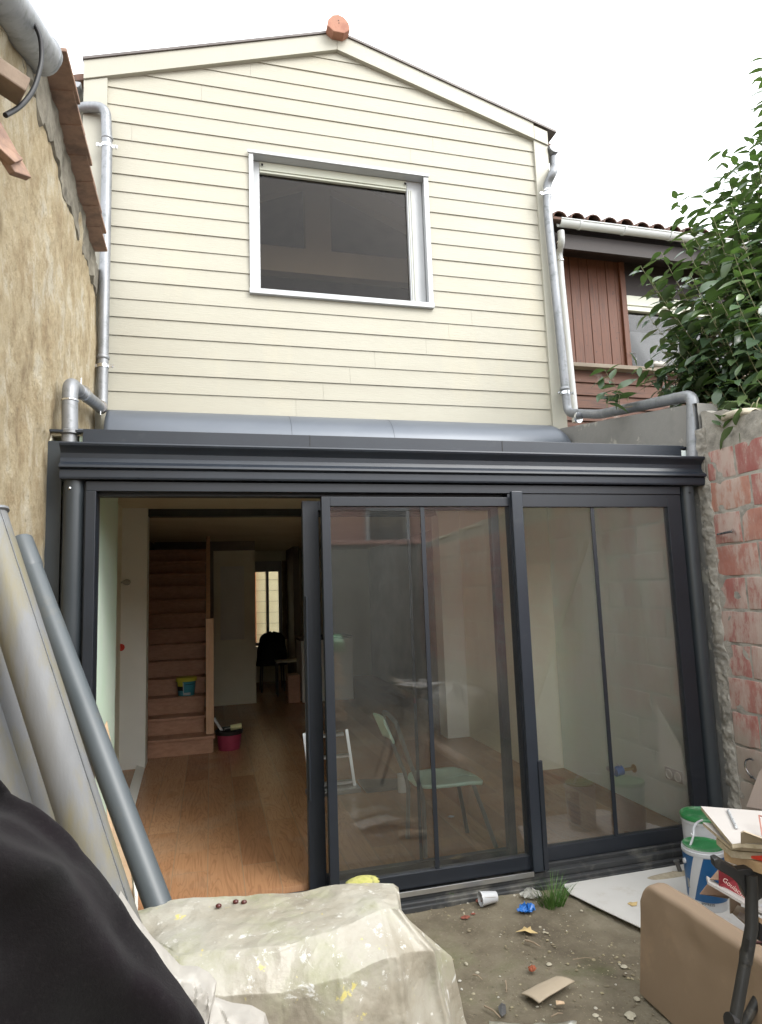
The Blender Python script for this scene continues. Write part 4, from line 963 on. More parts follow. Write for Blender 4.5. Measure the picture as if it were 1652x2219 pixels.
# ================================================================ PIPES leaning at the left
def leanpipe(ptop, pbot, r, m, label, cap=False, group='grey pipes leaning on the stone wall', inner=True):
    d = (pbot-ptop).normalized(); L = (pbot-ptop).length
    n = 24; g = G(); R = d.to_track_quat('Z', 'Y').to_matrix(); u = R@Vector((1,0,0)); v = R@Vector((0,1,0))
    rings = [(ptop+d*.12, r-.003), (ptop, r-.003), (ptop, r), (ptop+d*.06, r), (pbot, r)]
    vs = [c+(u*math.cos(2*math.pi*j/n)+v*math.sin(2*math.pi*j/n))*q for c, q in rings for j in range(n)]
    g.add(vs, [(i*n+j, i*n+(j+1)%n, (i+1)*n+(j+1)%n, (i+1)*n+j) for i in range(len(rings)-1) for j in range(n)]+[tuple(4*n+j for j in range(n))])
    t = thing('pipe', label, 'pipe', pbot, group); build('tube', g, m, t, smooth=True, angle=50)
    return t, d
def ext(a, b, z): d = b-a; return a+d*((z-a.z)/d.z)
pipeg = mat('dull_grey_pvc', [(.065,.078,.086),(.085,.098,.106)], 4, rough=.42, bump=.05, dirt=(.11,.11,.10), dscale=9, damt=(.6,.8))
pipez = mat('weathered_zinc_pipe', [(.14,.145,.15),(.19,.195,.20),(.16,.156,.142)], 3, (1.4,1.4,.35), .6, .15, bump=.25, bscale=45, dirt=(.20,.18,.115), dscale=2.6, damt=(.44,.60), dstretch=(3,3,.5))
A0, A1 = on(-36,1112,1,-1.38), on(211,1878,1,-1.47); A1 = ext(A0, A1, .0)
t, d = leanpipe(A0, A1, .060, pipez, 'thick weathered zinc pipe with a beaded top end, leaning at the left')
build('bead', G().lathe([(.061,-.006),(.068,-.002),(.068,.005),(.061,.009)], A0+d*.004, 26, d), M['zinc'], t, smooth=True)
c_ = A0.lerp(A1, .5); sdir = d.cross(Vector((0,1,0))).normalized()
if sdir.x < 0: sdir = -sdir
build('seam', G().bar(A0+sdir*.052+Vector((0,-.030,0)), A1+sdir*.052+Vector((0,-.030,0)), .004, .003), M['zinc'], t)
B0, B1 = on(46,1172,1,-.62), on(340,1952,1,-1.22); B1 = ext(B0, B1, .05)
t, d = leanpipe(B0, B1, .041, pipeg, 'smooth plain grey plastic pipe with a socket end, rightmost of the leaning ones')
build('socket', G().lathe([(.041,-.004),(.0445,.0),(.0445,.13),(.041,.145)], B0, 26, d), pipeg, t, smooth=True)
C0, C1 = on(-75,1230,1,-1.2), on(88,1803,1,-1.25); C1 = ext(C0, C1, .0)
t, d = leanpipe(C0, C1, .056, pipez, 'short-looking weathered zinc pipe half hidden behind the thick beaded one')
t, d = leanpipe(on(-130,1260,1,-1.3), ext(on(-130,1260,1,-1.3), on(18,1720,1,-1.32), .0), .05, pipez, 'weathered zinc pipe cut by the left edge just above the dark garment')

# stack of rubble bags under a dirty sheet
Q = [  # rows: back foot, back edge, front edge, mid front, low front ; columns left to right
 [(300,1972,.30),(380,1948,.30),(480,1941,.30),(600,1936,.30),(700,1921,.30),(790,1912,.30),(858,1914,.30),(862,1922,.30)],
 [(296,1974,.69),(376,1950,.70),(480,1943,.70),(600,1938,.70),(700,1922,.705),(790,1913,.71),(852,1911,.71),(864,1921,.71)],
 [(322,2030,.67),(389,2068,.68),(484,2062,.685),(606,2053,.69),(728,2016,.70),(826,1972,.715),(866,1966,.70),(872,1982,.66)],
 [(345,2120,-1.66),(398,2150,-1.69),(488,2160,-1.67),(610,2150,-1.67),(740,2120,-1.70),(842,2075,-1.68),(930,2055,-1.58),(976,2071,-1.47)],
 [(352,2330,-1.70),(405,2340,-1.76),(500,2350,-1.70),(622,2350,-1.70),(752,2350,-1.76),(868,2340,-1.72),(975,2330,-1.58),(1036,2310,-1.44)]]
QP = []
for r_i, row in enumerate(Q):
    QP.append([on(x, y, 2, d_) if d_ > 0 else on(x, y, 1, d_) for (x, y, d_) in row])
for i_ in range(8): QP[0][i_] = Vector((QP[1][i_].x, QP[1][i_].y+.03, .25))
QP.append([Vector((p.x+.02, p.y-.03, .005)) for p in QP[4]])
for row in QP: row.append(row[-1]+Vector((-.10, .16, -.02)))
def ease(t, k=.35): return t+(t*t*(3-2*t)-t)*k
def sheetfn(u, v):
    a = u*8; b = v*5; i = min(7, int(a)); j = min(4, int(b)); s_, t_ = ease(a-i), ease(b-j)
    p = QP[j][i].lerp(QP[j][i+1], s_).lerp(QP[j+1][i].lerp(QP[j+1][i+1], s_), t_)
    q = Vector((p.x*5, p.y*5, p.z*5)); q2 = Vector((p.x*12+4, p.y*12, p.z*9)); q3 = Vector((p.x*3.2+7, p.y*3, p.z*1.6))
    rm = noise.ridged_multi_fractal(q, .9, 2.2, 5, 1.0, 2.0)-1.1
    d_ = .006*rm + .006*noise.noise(q2) + .018*(abs(noise.noise(q3))-.15)*(1 if b > 2.1 else .3)
    nrm = Vector((0, -.35, 1)) if b < 2 else Vector((.25*(u > .7), -1, .12))
    if b > 2 and u > .60: d_ += .022*math.exp(-((u-.72-.03*(b-2))/.022)**2)-.018*math.exp(-((u-.80-.02*(b-2))/.03)**2)+.016*math.exp(-((u-.655)/.012)**2)*min(1, (b-2))
    return p+nrm.normalized()*d_
cv = thing('covered_stack', 'knee-high stack draped with a dirty translucent plastic sheet in the foreground', 'covered stack', (.2, -1.5, 0))
build('plastic_sheet', G().grid(sheetfn, 300, 240), M['tarp'], cv, smooth=True, angle=40)
g = G().box(-.17, .50, -1.56, -1.36, 0, .62); build('stack', g, M['concrete'], cv, bevel=.03)
def ontop(x, y, z): return on(x, y, 2, z)
seeds = []
for i, (x, y) in enumerate(((474,1963),(511,1954),(529,1955))):
    c = ontop(x, y, .70)
    g = G().grid(lambda u, v: (c.x+.0075*math.sin(v*math.pi)*math.cos(u*6.2832)*1.25, c.y+.0075*math.sin(v*math.pi)*math.sin(u*6.2832), c.z+.0065*math.cos(v*math.pi)), 12, 8)
    single('seed', g, M['bean'], ('dark red seed lying alone on the plastic sheet, leftmost of the three', 'dark red seed on the plastic sheet, middle one of the three', 'dark red seed on the plastic sheet, rightmost of the three')[i], 'seed', 'three dark seeds on the plastic sheet', smooth=True)
c = ontop(786, 1912, .70)
g = G().grid(lambda u, v: (c.x+.055*math.sin(v*math.pi)*math.cos(u*6.2832)*(1+.25*nzv(u*4, v*3, 0, 2)), c.y+.03*math.sin(v*math.pi)*math.sin(u*6.2832), c.z+.018*math.cos(v*math.pi)), 24, 12)
single('mossy_stone', g, mat('yellow_moss', [(.22,.24,.05),(.40,.38,.12),(.16,.16,.07)], 30, rough=.95, bump=.8, bscale=60, dist=.01), 'yellowish mossy stone on the far edge of the plastic sheet', 'stone', smooth=True)

# crumpled white film
sil = [(262,1930),(300,1990),(330,2030),(362,2060),(392,2092),(430,2094),(455,2108),(470,2128),(466,2160),(500,2172),(545,2178),(575,2195),(590,2240)]
def pl(L, t):
    q = t*(len(L)-1); i = min(len(L)-2, int(q)); f = q-i; return (L[i][0]*(1-f)+L[i+1][0]*f, L[i][1]*(1-f)+L[i+1][1]*f)
def film(u, v):
    x, y = pl(sil, u)
    x -= 110*v*(1-.4*u); y += 330*v
    q = Vector((u*5, v*3, 1))
    rm = noise.ridged_multi_fractal(q, 1.0, 2.1, 4, 1.0, 2.0)
    f2 = abs(nzv(u*9, v*5, 2)); Y_ = -1.86-.30*v**.8-.035*(rm-.9)*min(1, v*6+.15)-.05*f2*min(1, v*5)
    return on(x, y, 1, Y_)
g = G().grid(film, 110, 90); o = single('crumpled_film', g, M['film'], 'crumpled white plastic film beside the dark fabric in the foreground', 'plastic film', smooth=True, angle=22)

# dark fleece
sil2 = [(-160,1640),(-60,1700),(0,1727),(50,1752),(105,1795),(150,1832),(190,1885),(228,1940),(262,1990),(300,2052),(338,2112),(368,2168),(395,2222),(440,2320),(480,2420)]
def fleece(u, v):
    x, y = pl(sil2, u); s = on(x, y, 1, -2.42)
    a = (v*1.35-.35)*math.pi/2*1.02
    dirp = Vector((-.80, 0, -.62))
    fold = .034*abs(math.sin(v*6.5+u*3.2+1.6*nzv(u*2, v*2, 0)))*1.3*min(1, max(0, v-.26)*5) + .030*nzv(u*3.0, v*4, 2)*min(1, max(0, v-.26)*4) + .012*nzv(u*8, v*9, 5)*min(1, max(0,v-.26)*4)
    ra_, rb_ = .26, .50
    for (v0, wd, am, tl) in ((.40,.035,.035,.10),(.53,.05,.05,-.12),(.70,.05,.05,.16),(.88,.06,.06,-.1)):
        vv = (v-v0-tl*(u-.5)-.03*nzv(u*3, v0*9, 1))/wd; fold += am*math.exp(-vv*vv)*(.6+.4*nzv(u*4, v0*5, 3))
    tc_ = (CAMP-s).normalized(); p = s+tc_*(ra_*math.sin(a)) + dirp*(rb_*(1-math.cos(a)))
    nrm = (Vector((0,-1,0))*math.sin(max(a,0))*.3+Vector((.62,-.7,.5))).normalized()
    return p+nrm*(fold*1.8+.005*nzv(u*20, v*16, 3)*min(1, max(0, v-.26)*4))
g = G().grid(fleece, 110, 90); o = single('fleece_jacket', g, M['fabric'], 'charcoal fleece garment hanging in soft folds, filling the lower left corner', 'garment', smooth=True, angle=180)

# ================================================================ RIGHT FOREGROUND
kp = thing('wrapped_panel', 'upright slab wrapped in smooth brown kraft cardboard standing on the soil', 'wrapped panel', (1.72, -1.3, 0))
def slabk(y0, y1, xb, xt, th, h, rend, inset=0):
    """y0 far end, y1 near end, rounded along the top"""
    def f(u, v):
        y = y0+(y1-y0)*u
        e = max(0, 1-(y0-y)/rend) if rend else 0
        hh = h-inset-(rend*(1-math.sqrt(max(0, 1-e*e)))*.8 if rend else 0)
        r = th*.24
        # section: left foot, up, over the rounded top, down the right side
        L = [(0,0),(0,.25*hh),(0,.5*hh),(0,.75*hh),(0,hh-r)]+[(r-r*math.cos(a), hh-r+r*math.sin(a)) for a in np.linspace(.25, math.pi/2, 7)]+[(th*.6,hh+.004)]+[(th-.02+.02*math.sin(a), hh-.03+.03*math.cos(a)) for a in np.linspace(.1, math.pi/2, 5)]+[(th,.5*hh),(th,0)]
        a, b = pl(L, v); lean = (xt-xb)*b/h
        bul = .004*nzv(y*3, b*3, 1)
        dl = .014*max(0, nzv(y*5+2, b*9, 6))*min(1, max(0, (b/hh-.6))*6)+.003*nzv(y*11, b*11, 2)
        return (xb+a*(1-2*inset/th)+inset+lean+bul+dl, y, b)
    return G().grid(f, 70, 80)
g = slabk(-1.03, -1.545, 1.66, 1.705, .095, .42, .07)
def endcap(y, xb, xt, th, h):
    n = 12; return [(xb, y, 0), (xb+th, y, 0), (xt+th, y, h-.03), (xt+th-.02, y, h), (xt+.04, y, h), (xt, y, h-.04)]
g.add(endcap(-1.040, 1.662, 1.705, .09, .36), [(0,1,2,3,4,5)]); build('wrapping', g, M['kraft'], kp, smooth=True, angle=50)
g = slabk(-1.555, -1.80, 1.662, 1.703, .095, .42, 0, .006); build('end_flap', g, M['kraft'], kp, smooth=True, angle=50)
g = G().tube([(1.700,-1.55,.02),(1.712,-1.55,.2),(1.716,-1.55,.36),(1.724,-1.55,.405),(1.752,-1.55,.424),(1.79,-1.55,.416)], .0035, 6); build('slit', g, mat('maroon_tape', (.06,.02,.02), rough=.7), kp)

# workbench
wb = thing('workbench', 'folding workbench with black steel legs and thick wooden jaw at the right edge', 'workbench', (1.7, -1.7, 0))
zj = .80
a, b, c, d = on(1568,1842,2,zj), on(1652,1872,2,zj), on(1720,1868,2,zj), on(1700,1846,2,zj)
b2 = a+(b-a)*1.7; c2 = b2+Vector((.16,.16,0)); d2 = a+Vector((.10,.10,0))
g = G().hexa([a-Vector((0,0,.032)), b2-Vector((0,0,.032)), c2-Vector((0,0,.032)), d2-Vector((0,0,.032)), a, b2, c2, d2]); build('jaw', g, M['benchwood'], wb, bevel=.003)
YB = -1.80
def PB(x, y, Y_=YB): return on(x, y, 1, Y_)
g = G().tube([PB(1592,2216)+(PB(1592,2216)-PB(1622,2050))*1.5, PB(1592,2216), PB(1622,2050)], .0165, 20); l1 = build('leg', g, M['blacksteel'], wb, smooth=True)
g = G().tube([PB(1616,2085,YB-.004), PB(1623,2045,YB-.004), PB(1629,2010,YB-.004), PB(1629,1925,YB-.004), PB(1627,1895,YB-.004)], .0175, 20); build('upright', g, M['blacksteel'], wb, smooth=True)
g = G().tube([PB(1575,2330,YB+.2), PB(1612,2222,YB+.2), PB(1660,2130,YB+.2)], .015, 18); build('leg', g, M['blacksteel'], wb, smooth=True)
g = G().tube([PB(1592,2214), PB(1580,2213)], .022, 16); build('foot_joint', g, M['black'], l1)
pts = [PB(x, y) for x, y in ((1547,1863),(1556,1860),(1598,1885),(1625,1882),(1655,1895),(1655,1945),(1634,1960),(1617,1948),(1606,1922),(1588,1904),(1550,1881))]
g = G(); n = len(pts); o2 = Vector((.012,.03,0)); g.add([p for p in pts]+[p+o2 for p in pts], [tuple(range(n)), tuple(range(2*n-1, n-1, -1))]+[(i, i+n, (i+1)%n+n, (i+1)%n) for i in range(n)])
build('side_bracket', g, M['blacksteel'], wb, bevel=.003)
g = G().bar(PB(1553,1864,YB+.04), PB(1603,1884,YB+.04), .03, .012); build('slide_rail', g, M['alu'], wb, bevel=.002)
g = G().bar(PB(1617,2062,YB-.02), PB(1621,2035,YB-.02), .014, .004); build('slot_plate', g, M['black'], wb)
e = [on(1612,1857,2,zj+.004), on(1652,1851,2,zj+.004), on(1690,1856,2,zj+.004), on(1690,1874,2,zj+.004), on(1652,1866,2,zj+.004)]
g = G(); n = 5; g.add(e+[p+Vector((0,0,.016 if i else .002)) for i, p in enumerate(e)], [tuple(range(n)), tuple(range(2*n-1, n-1, -1))]+[(i, i+n, (i+1)%n+n, (i+1)%n) for i in range(n)])
cl = single('red_clamp', g, M['redpaint'], 'bright red plastic clamp gripping the wooden jaw of the workbench', 'clamp', bevel=.003)
q = on(1638,1890,1,YB+.06); build('screw_pad', G().tube([q+Vector((0,0,.03)), q+Vector((0,0,-.02))], .012, 14), M['redpaint'], cl)
def panel(pp, z, th, name, m, label, cat, edge=None, group=None, **k):
    g = G(); n = len(pp); P_ = [on(x, y, 2, z) for x, y in pp]
    g.add([p-Vector((0,0,th)) for p in P_]+P_, [tuple(range(n)), tuple(range(2*n-1, n-1, -1))]+[(i, i+n, (i+1)%n+n, (i+1)%n) for i in range(n)])
    o = build(name, g, m); tag(o, label, cat, group)
    if edge:
        o.data.materials.append(edge)
        for f in o.data.polygons:
            if abs(f.normal.z) < .5: f.material_index = 1
    return o
panel([(1552,1815),(1584,1843),(1612,1846),(1720,1852),(1740,1838)], .822, .020, 'particle_board', M['chipedge'], 'rough brown chipboard offcut lowest in the pile on the workbench', 'board', None, 'boards piled on the workbench')
panel([(1523,1782),(1584,1834),(1640,1838),(1740,1850),(1760,1800)], .838, .010, 'particle_board', M['chip'], 'narrow beige board sticking out under the large white panel', 'board', M['chipedge'], 'boards piled on the workbench')
panel([(1519,1747),(1587,1829),(1606,1827),(1700,1834),(1790,1768)], .866, .012, 'panel', M['chip'], 'large white faced panel on top of the boards piled on the workbench', 'panel', M['chipedge'])
P_ = [on(x, y, 2, .869) for x, y in ((1575,1756),(1580,1755),(1600,1795),(1594,1796))]
g = G(); g.add(P_+[p+Vector((0,0,.003)) for p in P_], [(3,2,1,0),(4,5,6,7),(0,1,5,4),(1,2,6,5),(2,3,7,6),(3,0,4,7)]); rl = single('steel_ruler', g, M['whitepvc'], 'short silver ruler lying on the large white panel', 'ruler')
g = G()
for i in range(18):
    t = (i+1)/20; a = P_[0].lerp(P_[3], t); b = P_[1].lerp(P_[2], t); h = .0036
    m_ = a.lerp(b, .5 if i % 5 else .85); g.bar(a+Vector((0,0,h)), m_+Vector((0,0,h)), .0011, .0006)
build('graduations', g, M['black'], rl)
# folded kraft scrap and printed card on the pile
g = G(); A_, B_, C_, D_ = on(1606,1804,2,.905), on(1606,1842,2,.84), on(1625,1842,2,.84), on(1612,1801,2,.91)
E_, F_ = on(1700,1834,2,.88), on(1700,1850,2,.83)
g.add([A_, B_, C_, D_, E_, F_], [(0,1,2,3),(3,2,5,4)]); single('folded_card', g, M['kraft2'], 'folded strip of brown cardboard standing on the pile at the right edge', 'cardboard', solid=.004)
g = G(); q = [on(1645,1767,2,.90), on(1652,1810,2,.875), on(1680,1800,2,.875), on(1680,1778,2,.895)]
for i in range(4): g.bar(q[i], q[(i+1)%4], .004, .003)
single('card_frame', g, mat('reddish_card_edge', (.30,.13,.10), rough=.8), 'thin reddish cardboard outline at the right edge of the white panel', 'cardboard')

# paint buckets
def bucket(name, c, r0, r1, h, label, cat, group, bodym, lidm, lean=0):
    t = thing(name, label, cat, c, group); c = Vector(c)
    build('body', G().lathe([(r0*.96,0),(r0,.004),(r0,.02),(r1,h-.03),(r1+.004,h-.028),(r1+.004,h-.012),(r1,h-.01),(r1,h)], c, 40), bodym, t, smooth=True, angle=40)
    build('lid', G().lathe([(r1+.006,h-.012),(r1+.007,h+.004),(r1+.003,h+.010),(r1-.004,h+.010),(r1-.008,h+.002),(r1-.02,h+.001),(r1-.022,h+.003),(.5*r1,h+.002),(.002,h+.002)] if not lean else [(r1-.002,h+.0005),(r1-.004,h+.006),(r1-.010,h+.005),(r1-.014,h+.002),(.5*r1,h+.001),(.002,h+.001)], c, 40), lidm, t, smooth=True, angle=40)
    return t
def patch(t, c, r0, r1, h, a0, a1, z0, z1, m, name, slant=0, off=.0012):
    c = Vector(c)
    def f(u, v):
        z = z0+(z1-z0)*v; a = math.radians(a0+(a1-a0)*u+slant*v); r = r0+(r1-r0)*z/(h-.03)+off
        return (c.x+r*math.cos(a), c.y+r*math.sin(a), c.z+z)
    return build(name, G().grid(f, 24, 10), m, t, smooth=True, angle=180)
c1 = Vector((2.425,-.535,0)); H1 = .295
t = bucket('paint_bucket', c1, .090, .099, H1, 'white and blue paint bucket with green lid and raised handle standing on the white board', 'bucket', 'paint buckets with green lids', M['whiteplastic'], M['greenlid'], 1)
va = math.degrees(math.atan2(-3.5+.535, -2.425))
patch(t, c1, .090, .099, H1, va-105, va+75, .055, .262, M['bluelabel'], 'label')
patch(t, c1, .090, .099, H1, va-66, va-40, .045, .266, M['whiteplastic'], 'label_stripe', 38, .0018)
patch(t, c1, .090, .099, H1, va-62, va-52, .10, .145, mat('label_grey', (.25,.25,.24), rough=.5), 'label_print', 0, .0022)
patch(t, c1, .090, .099, H1, va+18, va+75, .15, .262, M['bluelabel'], 'label_corner', -10, .0022)
RZ = math.radians(va)
def bendm(rad):
    def f(p): a = p.x/rad; return Vector((math.sin(a)*(rad+p.z), p.y, (1-math.cos(a))*-(rad+p.z)+rad*0+p.z*0))
    return f
Rm = Matrix(((-math.sin(RZ),0,math.cos(RZ)),(math.cos(RZ),0,math.sin(RZ)),(0,1,0)))
text_mesh('lettering', 'IMPRESS', .017, M['black'], t, c1+Vector((math.cos(RZ),math.sin(RZ),0))*.0935+Vector((0,0,.047)), Rm, .0006, bendm(.0935))
aa = math.radians(va-62); hp = c1+Vector((math.cos(aa),math.sin(aa),0))*.102
hd = [hp+Vector((0,0,.225))]+[on(x, y, 1, hp.y+dy) for x, y, dy in ((1504,1810,.0),(1503,1797,.02),(1509,1783,.05),(1522,1777,.09))]
build('handle', G().tube(arc(hd, .04, 5), .0055, 10), M['whiteplastic'], t, smooth=True)
build('handle_pivot', G().lathe([(.012,-.002),(.012,.006),(.004,.008)], hp+Vector((0,0,.225)), 14, (math.cos(aa),math.sin(aa),0)), M['whiteplastic'], t)
c2_ = Vector((2.63,-.30,0)); H2 = .345
t = bucket('paint_bucket', c2_, .098, .108, H2, 'white paint bucket with green lid half hidden behind the boards, nearer the door frame', 'bucket', 'paint buckets with green lids', M['whiteplastic'], M['greenlid'])
build('handle', G().tube([c2_+Vector((.11*math.cos(a), .11*math.sin(a), .27-.07*math.sin((a-3.4)*1.6))) for a in np.linspace(3.4, 5.3, 12)], .003, 8), M['alu'], t)
# boards, carton and scraps under the bench
def quad(pts, name, m, label, cat, solid=.004, group=None, parent=None):
    g = G(); n = len(pts); g.add([on(x, y, 1, Y_) for x, y, Y_ in pts], [tuple(range(n))])
    if parent: return build(name, g, m, parent, solid=solid)
    return single(name, g, m, label, cat, group, solid=solid)
ct = thing('red_carton', 'crimson carton with pale script lettering lying on a white board under the workbench', 'carton', on(1585,1920,1,-.95))
quad([(1559,1886,-.93),(1640,1890,-.75),(1640,1962,-.93),(1618,1952,-1.0),(1559,1918,-.93)], 'front', M['carton'], None, None, .006, None, ct)
quad([(1539,1906,-.90),(1557,1885,-.88),(1559,1907,-.93)], 'flap', M['kraftin'], None, None, .004, None, ct)
pc = on(1592,1925,1,-.985); ex = (on(1617,1944,1,-1.03)-on(1575,1910,1,-.965)).normalized(); nz_ = Vector((-.45,-.85,.2)).normalized(); nz_ = (nz_-ex*nz_.dot(ex)).normalized(); ey = nz_.cross(ex)
text_mesh('lettering', 'Goulache', .026, mat('pale_gold_print', (.55,.42,.36), rough=.6), ct, pc+nz_*.004, Matrix(((ex.x,ey.x,nz_.x),(ex.y,ey.y,nz_.y),(ex.z,ey.z,nz_.z))), .0008)
quad([(1531,1900,-.86),(1534,1913,-.90),(1617,1962,-1.06),(1660,1980,-1.1),(1660,1972,-1.0),(1559,1919,-.92)], 'white_board', M['chip'], 'long white board edge sloping under the crimson carton', 'board', .010)
quad([(1517,1937,-.84),(1535,1914,-.84),(1585,1941,-.9),(1578,1947,-.85)], 'cardboard_flap', M['kraftin'], 'dark brown cardboard flap hanging before the blue bucket', 'cardboard', .004)
quad([(1582,1940,-.82),(1604,1948,-.84),(1606,1976,-.86),(1583,1980,-.84)], 'cardboard_box', M['kraft'], 'brown cardboard box side behind the black bench leg', 'cardboard', .02)
quad([(1588,1979,-.90),(1598,1962,-.86),(1625,1972,-.9),(1625,2012,-1.0)], 'cardboard_tray', M['kraft2'], 'open cardboard tray lying askew left of the bench leg', 'cardboard', .004)
quad([(1598,1985,-.95),(1604,1976,-.92),(1625,1988,-.95),(1624,2008,-1.0)], 'cardboard_insert', M['chip'], 'pale card insert inside the askew tray by the bench leg', 'cardboard', .003)
quad([(1641,1962,-1.0),(1662,1962,-1.0),(1662,1984,-1.0),(1646,1982,-1.0)], 'white_box', M['whitepvc'], 'small white box at the right edge behind the bench leg', 'box', .02)
quad([(1641,1985,-1.05),(1662,1998,-1.05),(1662,2010,-1.05),(1642,1996,-1.05)], 'batten', M['plywood'], 'short pale batten end at the right edge below the white box', 'batten', .02)
quad([(1634,2076,-1.3),(1670,2100,-1.3),(1670,2112,-1.3),(1634,2086,-1.3)], 'batten', M['plywood'], 'light wooden batten low at the right edge behind the bench leg', 'batten', .03)
quad([(1600,2235,-1.45),(1632,2110,-1.4),(1650,2180,-1.4),(1660,2240,-1.4)], 'fibre_board', M['kraft'], 'leaning brown board between the two black bench legs', 'board', .01)
quad([(1643,1995,-.95),(1665,2005,-.95),(1665,2055,-1.0),(1643,2050,-1.0)], 'black_tray', M['black'], 'black plastic tray behind the bench leg at the right edge', 'tray', .02)
g = G(); q = [on(1652-5,1672,0,3.06), on(1619,1748,0,3.02), on(1700,1762,0,3.02), on(1720,1600,0,3.08)]
g.add(q, [(0,1,2,3)]); tp = single('tile_panel', g, M['tilepanel'], 'beige square-patterned panel leaning on the brick wall at the right edge', 'panel', solid=.008)
# ---------------------------------------------------------------- ground litter
g = G(); P_ = [(1.865,-.095),(1.84,-.2),(1.90,-.40),(2.03,-.80),(2.75,-.80),(2.93,-.30),(2.92,-.095)]
n = len(P_); 
def brd(u, v): return 0
g.add([(x, y, .004) for x, y in P_]+[(x, y, .010) for x, y in P_], [tuple(range(n)), tuple(range(2*n-1, n-1, -1))]+[(i, i+n, (i+1)%n+n, (i+1)%n) for i in range(n)])
single('white_ground_board', g, M['boardground'], 'dirty white board lying flat on the soil before the right door pane', 'board', bevel=.002)
s_ = on(1468, 1893, 2, .012)
g = G().grid(lambda u, v: (s_.x-.03+.17*math.cos(u*6.2832)*(1-v)*(1+.3*nzv(u*5,0,1)), s_.y+.035*math.sin(u*6.2832)*(1-v), s_.z+.016*v*(1+.6*nzv(u*6, v*3, 4))-.002), 40, 8)
tag(build('sand', g, M['sand'], smooth=True), 'small heap of dirty sand spilled on the white ground board', 'sand', kind='stuff')
p = on(1474, 1888, 2, .02); g = G().lathe([(.012,0),(.012,.05),(.016,.052),(.016,.06),(.008,.06)], p, 16, (-.25,.1,1)); single('metal_stub', g, M['tube'], 'short dark metal stub standing in the sand on the white board', 'metal stub', smooth=True)
def cup():
    p = on(1077, 1962, 2, .0); ax = Vector((-1, -.02, .02)); 
    prof = [(.0005,.001),(.025,.0),(.0255,.003),(.034,.085),(.0365,.087),(.0365,.091),(.0335,.091),(.0325,.085),(.0245,.005),(.0005,.005)]
    t = thing('paper_cup', 'white paper cup lying on its side near the door sill', 'cup', (p.x-.04, p.y, 0))
    build('cup_body', G().lathe(prof, (p.x+.008, p.y+.02, .034), 30, ax), M['whiteplastic'], t, smooth=True, angle=40)
    a = 2.2
    build('seam', G().bar((p.x-.005,p.y-.008,.045), (p.x-.068,p.y-.011,.052), .0012, .0008), M['stick'], t)
cup()
def crumple(c, r, n=26, hz=.5, seed=0, amp=.5):
    return G().grid(lambda u, v: (c.x+r*math.sin(v*math.pi)*math.cos(u*6.2832)*(1+amp*nzv(math.cos(u*6.2832)*2+seed, math.sin(u*6.2832)*2, v*3)), c.y+r*.7*math.sin(v*math.pi)*math.sin(u*6.2832)*(1+amp*nzv(math.cos(u*6.2832)*3+seed, math.sin(u*6.2832)*3, v*4+5)), c.z+r*hz*(1+math.cos(v*math.pi))*.5*(1+amp*nzv(math.cos(u*6.2832)*3+seed, math.sin(u*6.2832)*3, v*4+9))), n, 14)
single('crumpled_wrapper', crumple(on(1143,1976,2,0), .038, 30, .8, 3, .9), M['blueplastic'], 'small crumpled bright blue plastic wrapper on the soil', 'wrapper', smooth=True, angle=25)
single('film_scrap', crumple(on(1152,1944,2,0), .05, 30, .6, 8, .9), M['film2'], 'scrap of clear plastic film left of the grass tuft', 'plastic film', smooth=True, angle=25)
single('clay_shard', crumple(on(1009,1989,2,0), .022, 18, .3, 5, .6), M['redleaf'], 'flat dark red clay shard left of the blue wrapper', 'shard')
single('clay_shard', crumple(on(1026,1981,2,0), .012, 14, .4, 15, .5), M['redleaf'], 'tiny dark red clay shard just behind the larger flat one', 'shard')
single('clay_shard', crumple(on(1041,1956,2,0), .022, 14, .9, 25, .4), M['redleaf'], 'brownish red shard tucked behind the left end of the paper cup', 'shard')
single('orange_shard', crumple(on(1154,2104,2,0), .017, 16, 1.1, 35, .6), mat('orange_clay', (.30,.085,.04), rough=.8), 'small orange clay shard behind the flat cardboard scrap', 'shard')
def leafflat(pp, name, m, label, cat, z=.006, seed=0, solid=.0015):
    g = G(); P_ = [on(x, y, 2, z) for x, y in pp]; c = sum(P_, Vector())/len(P_)
    n = len(P_); g.add([c+Vector((0,0,.006))]+[p+Vector((0,0,.006*nzv(p.x*40+seed, p.y*40, 0))) for p in P_], [(0, i+1, (i+1)%n+1) for i in range(n)])
    return single(name, g, m, label, cat, solid=solid)
leafflat([(1118,2019),(1132,2012),(1136,2007),(1144,2012),(1150,2008),(1152,2015),(1166,2022),(1150,2021),(1138,2018)], 'dry_leaf', M['leafdry'], 'pale dry leaf lying in the middle of the soil', 'leaf')
leafflat([(1360,1958),(1366,1955),(1374,1957),(1382,1955),(1380,1962),(1370,1964)], 'dry_leaf', M['leafdry'], 'brown dry leaf on the white ground board beside the kraft panel', 'leaf', .013)
def stick(a, b, r, label, m='stick'):
    p, q = on(*a, 2, .006), on(*b, 2, .008); mid = p.lerp(q, .55)+Vector((.004,.006,.002))
    single('twig', G().tube([p, mid, q], [r, r*.9, r*.5], 7), M[m], label, 'twig', 'twigs on the soil', smooth=True)
stick((1138,2037),(1172,2052),.0045,'knobbly twig lying below the pale dry leaf')
stick((1242,2079),(1290,2077),.002,'thin dark straight twig right of the middle of the soil')
stick((1096,2125),(1098,2150),.003,'short upright-looking twig left of the cardboard scrap')
stick((1050,2180),(1085,2205),.004,'forked pale twig near the lower edge of the photo')
stick((1025,2112),(1045,2122),.003,'small brown twig near the hanging edge of the plastic sheet')
stick((1195,2203),(1220,2196),.003,'greyish twig at the lower edge below the cardboard scrap')
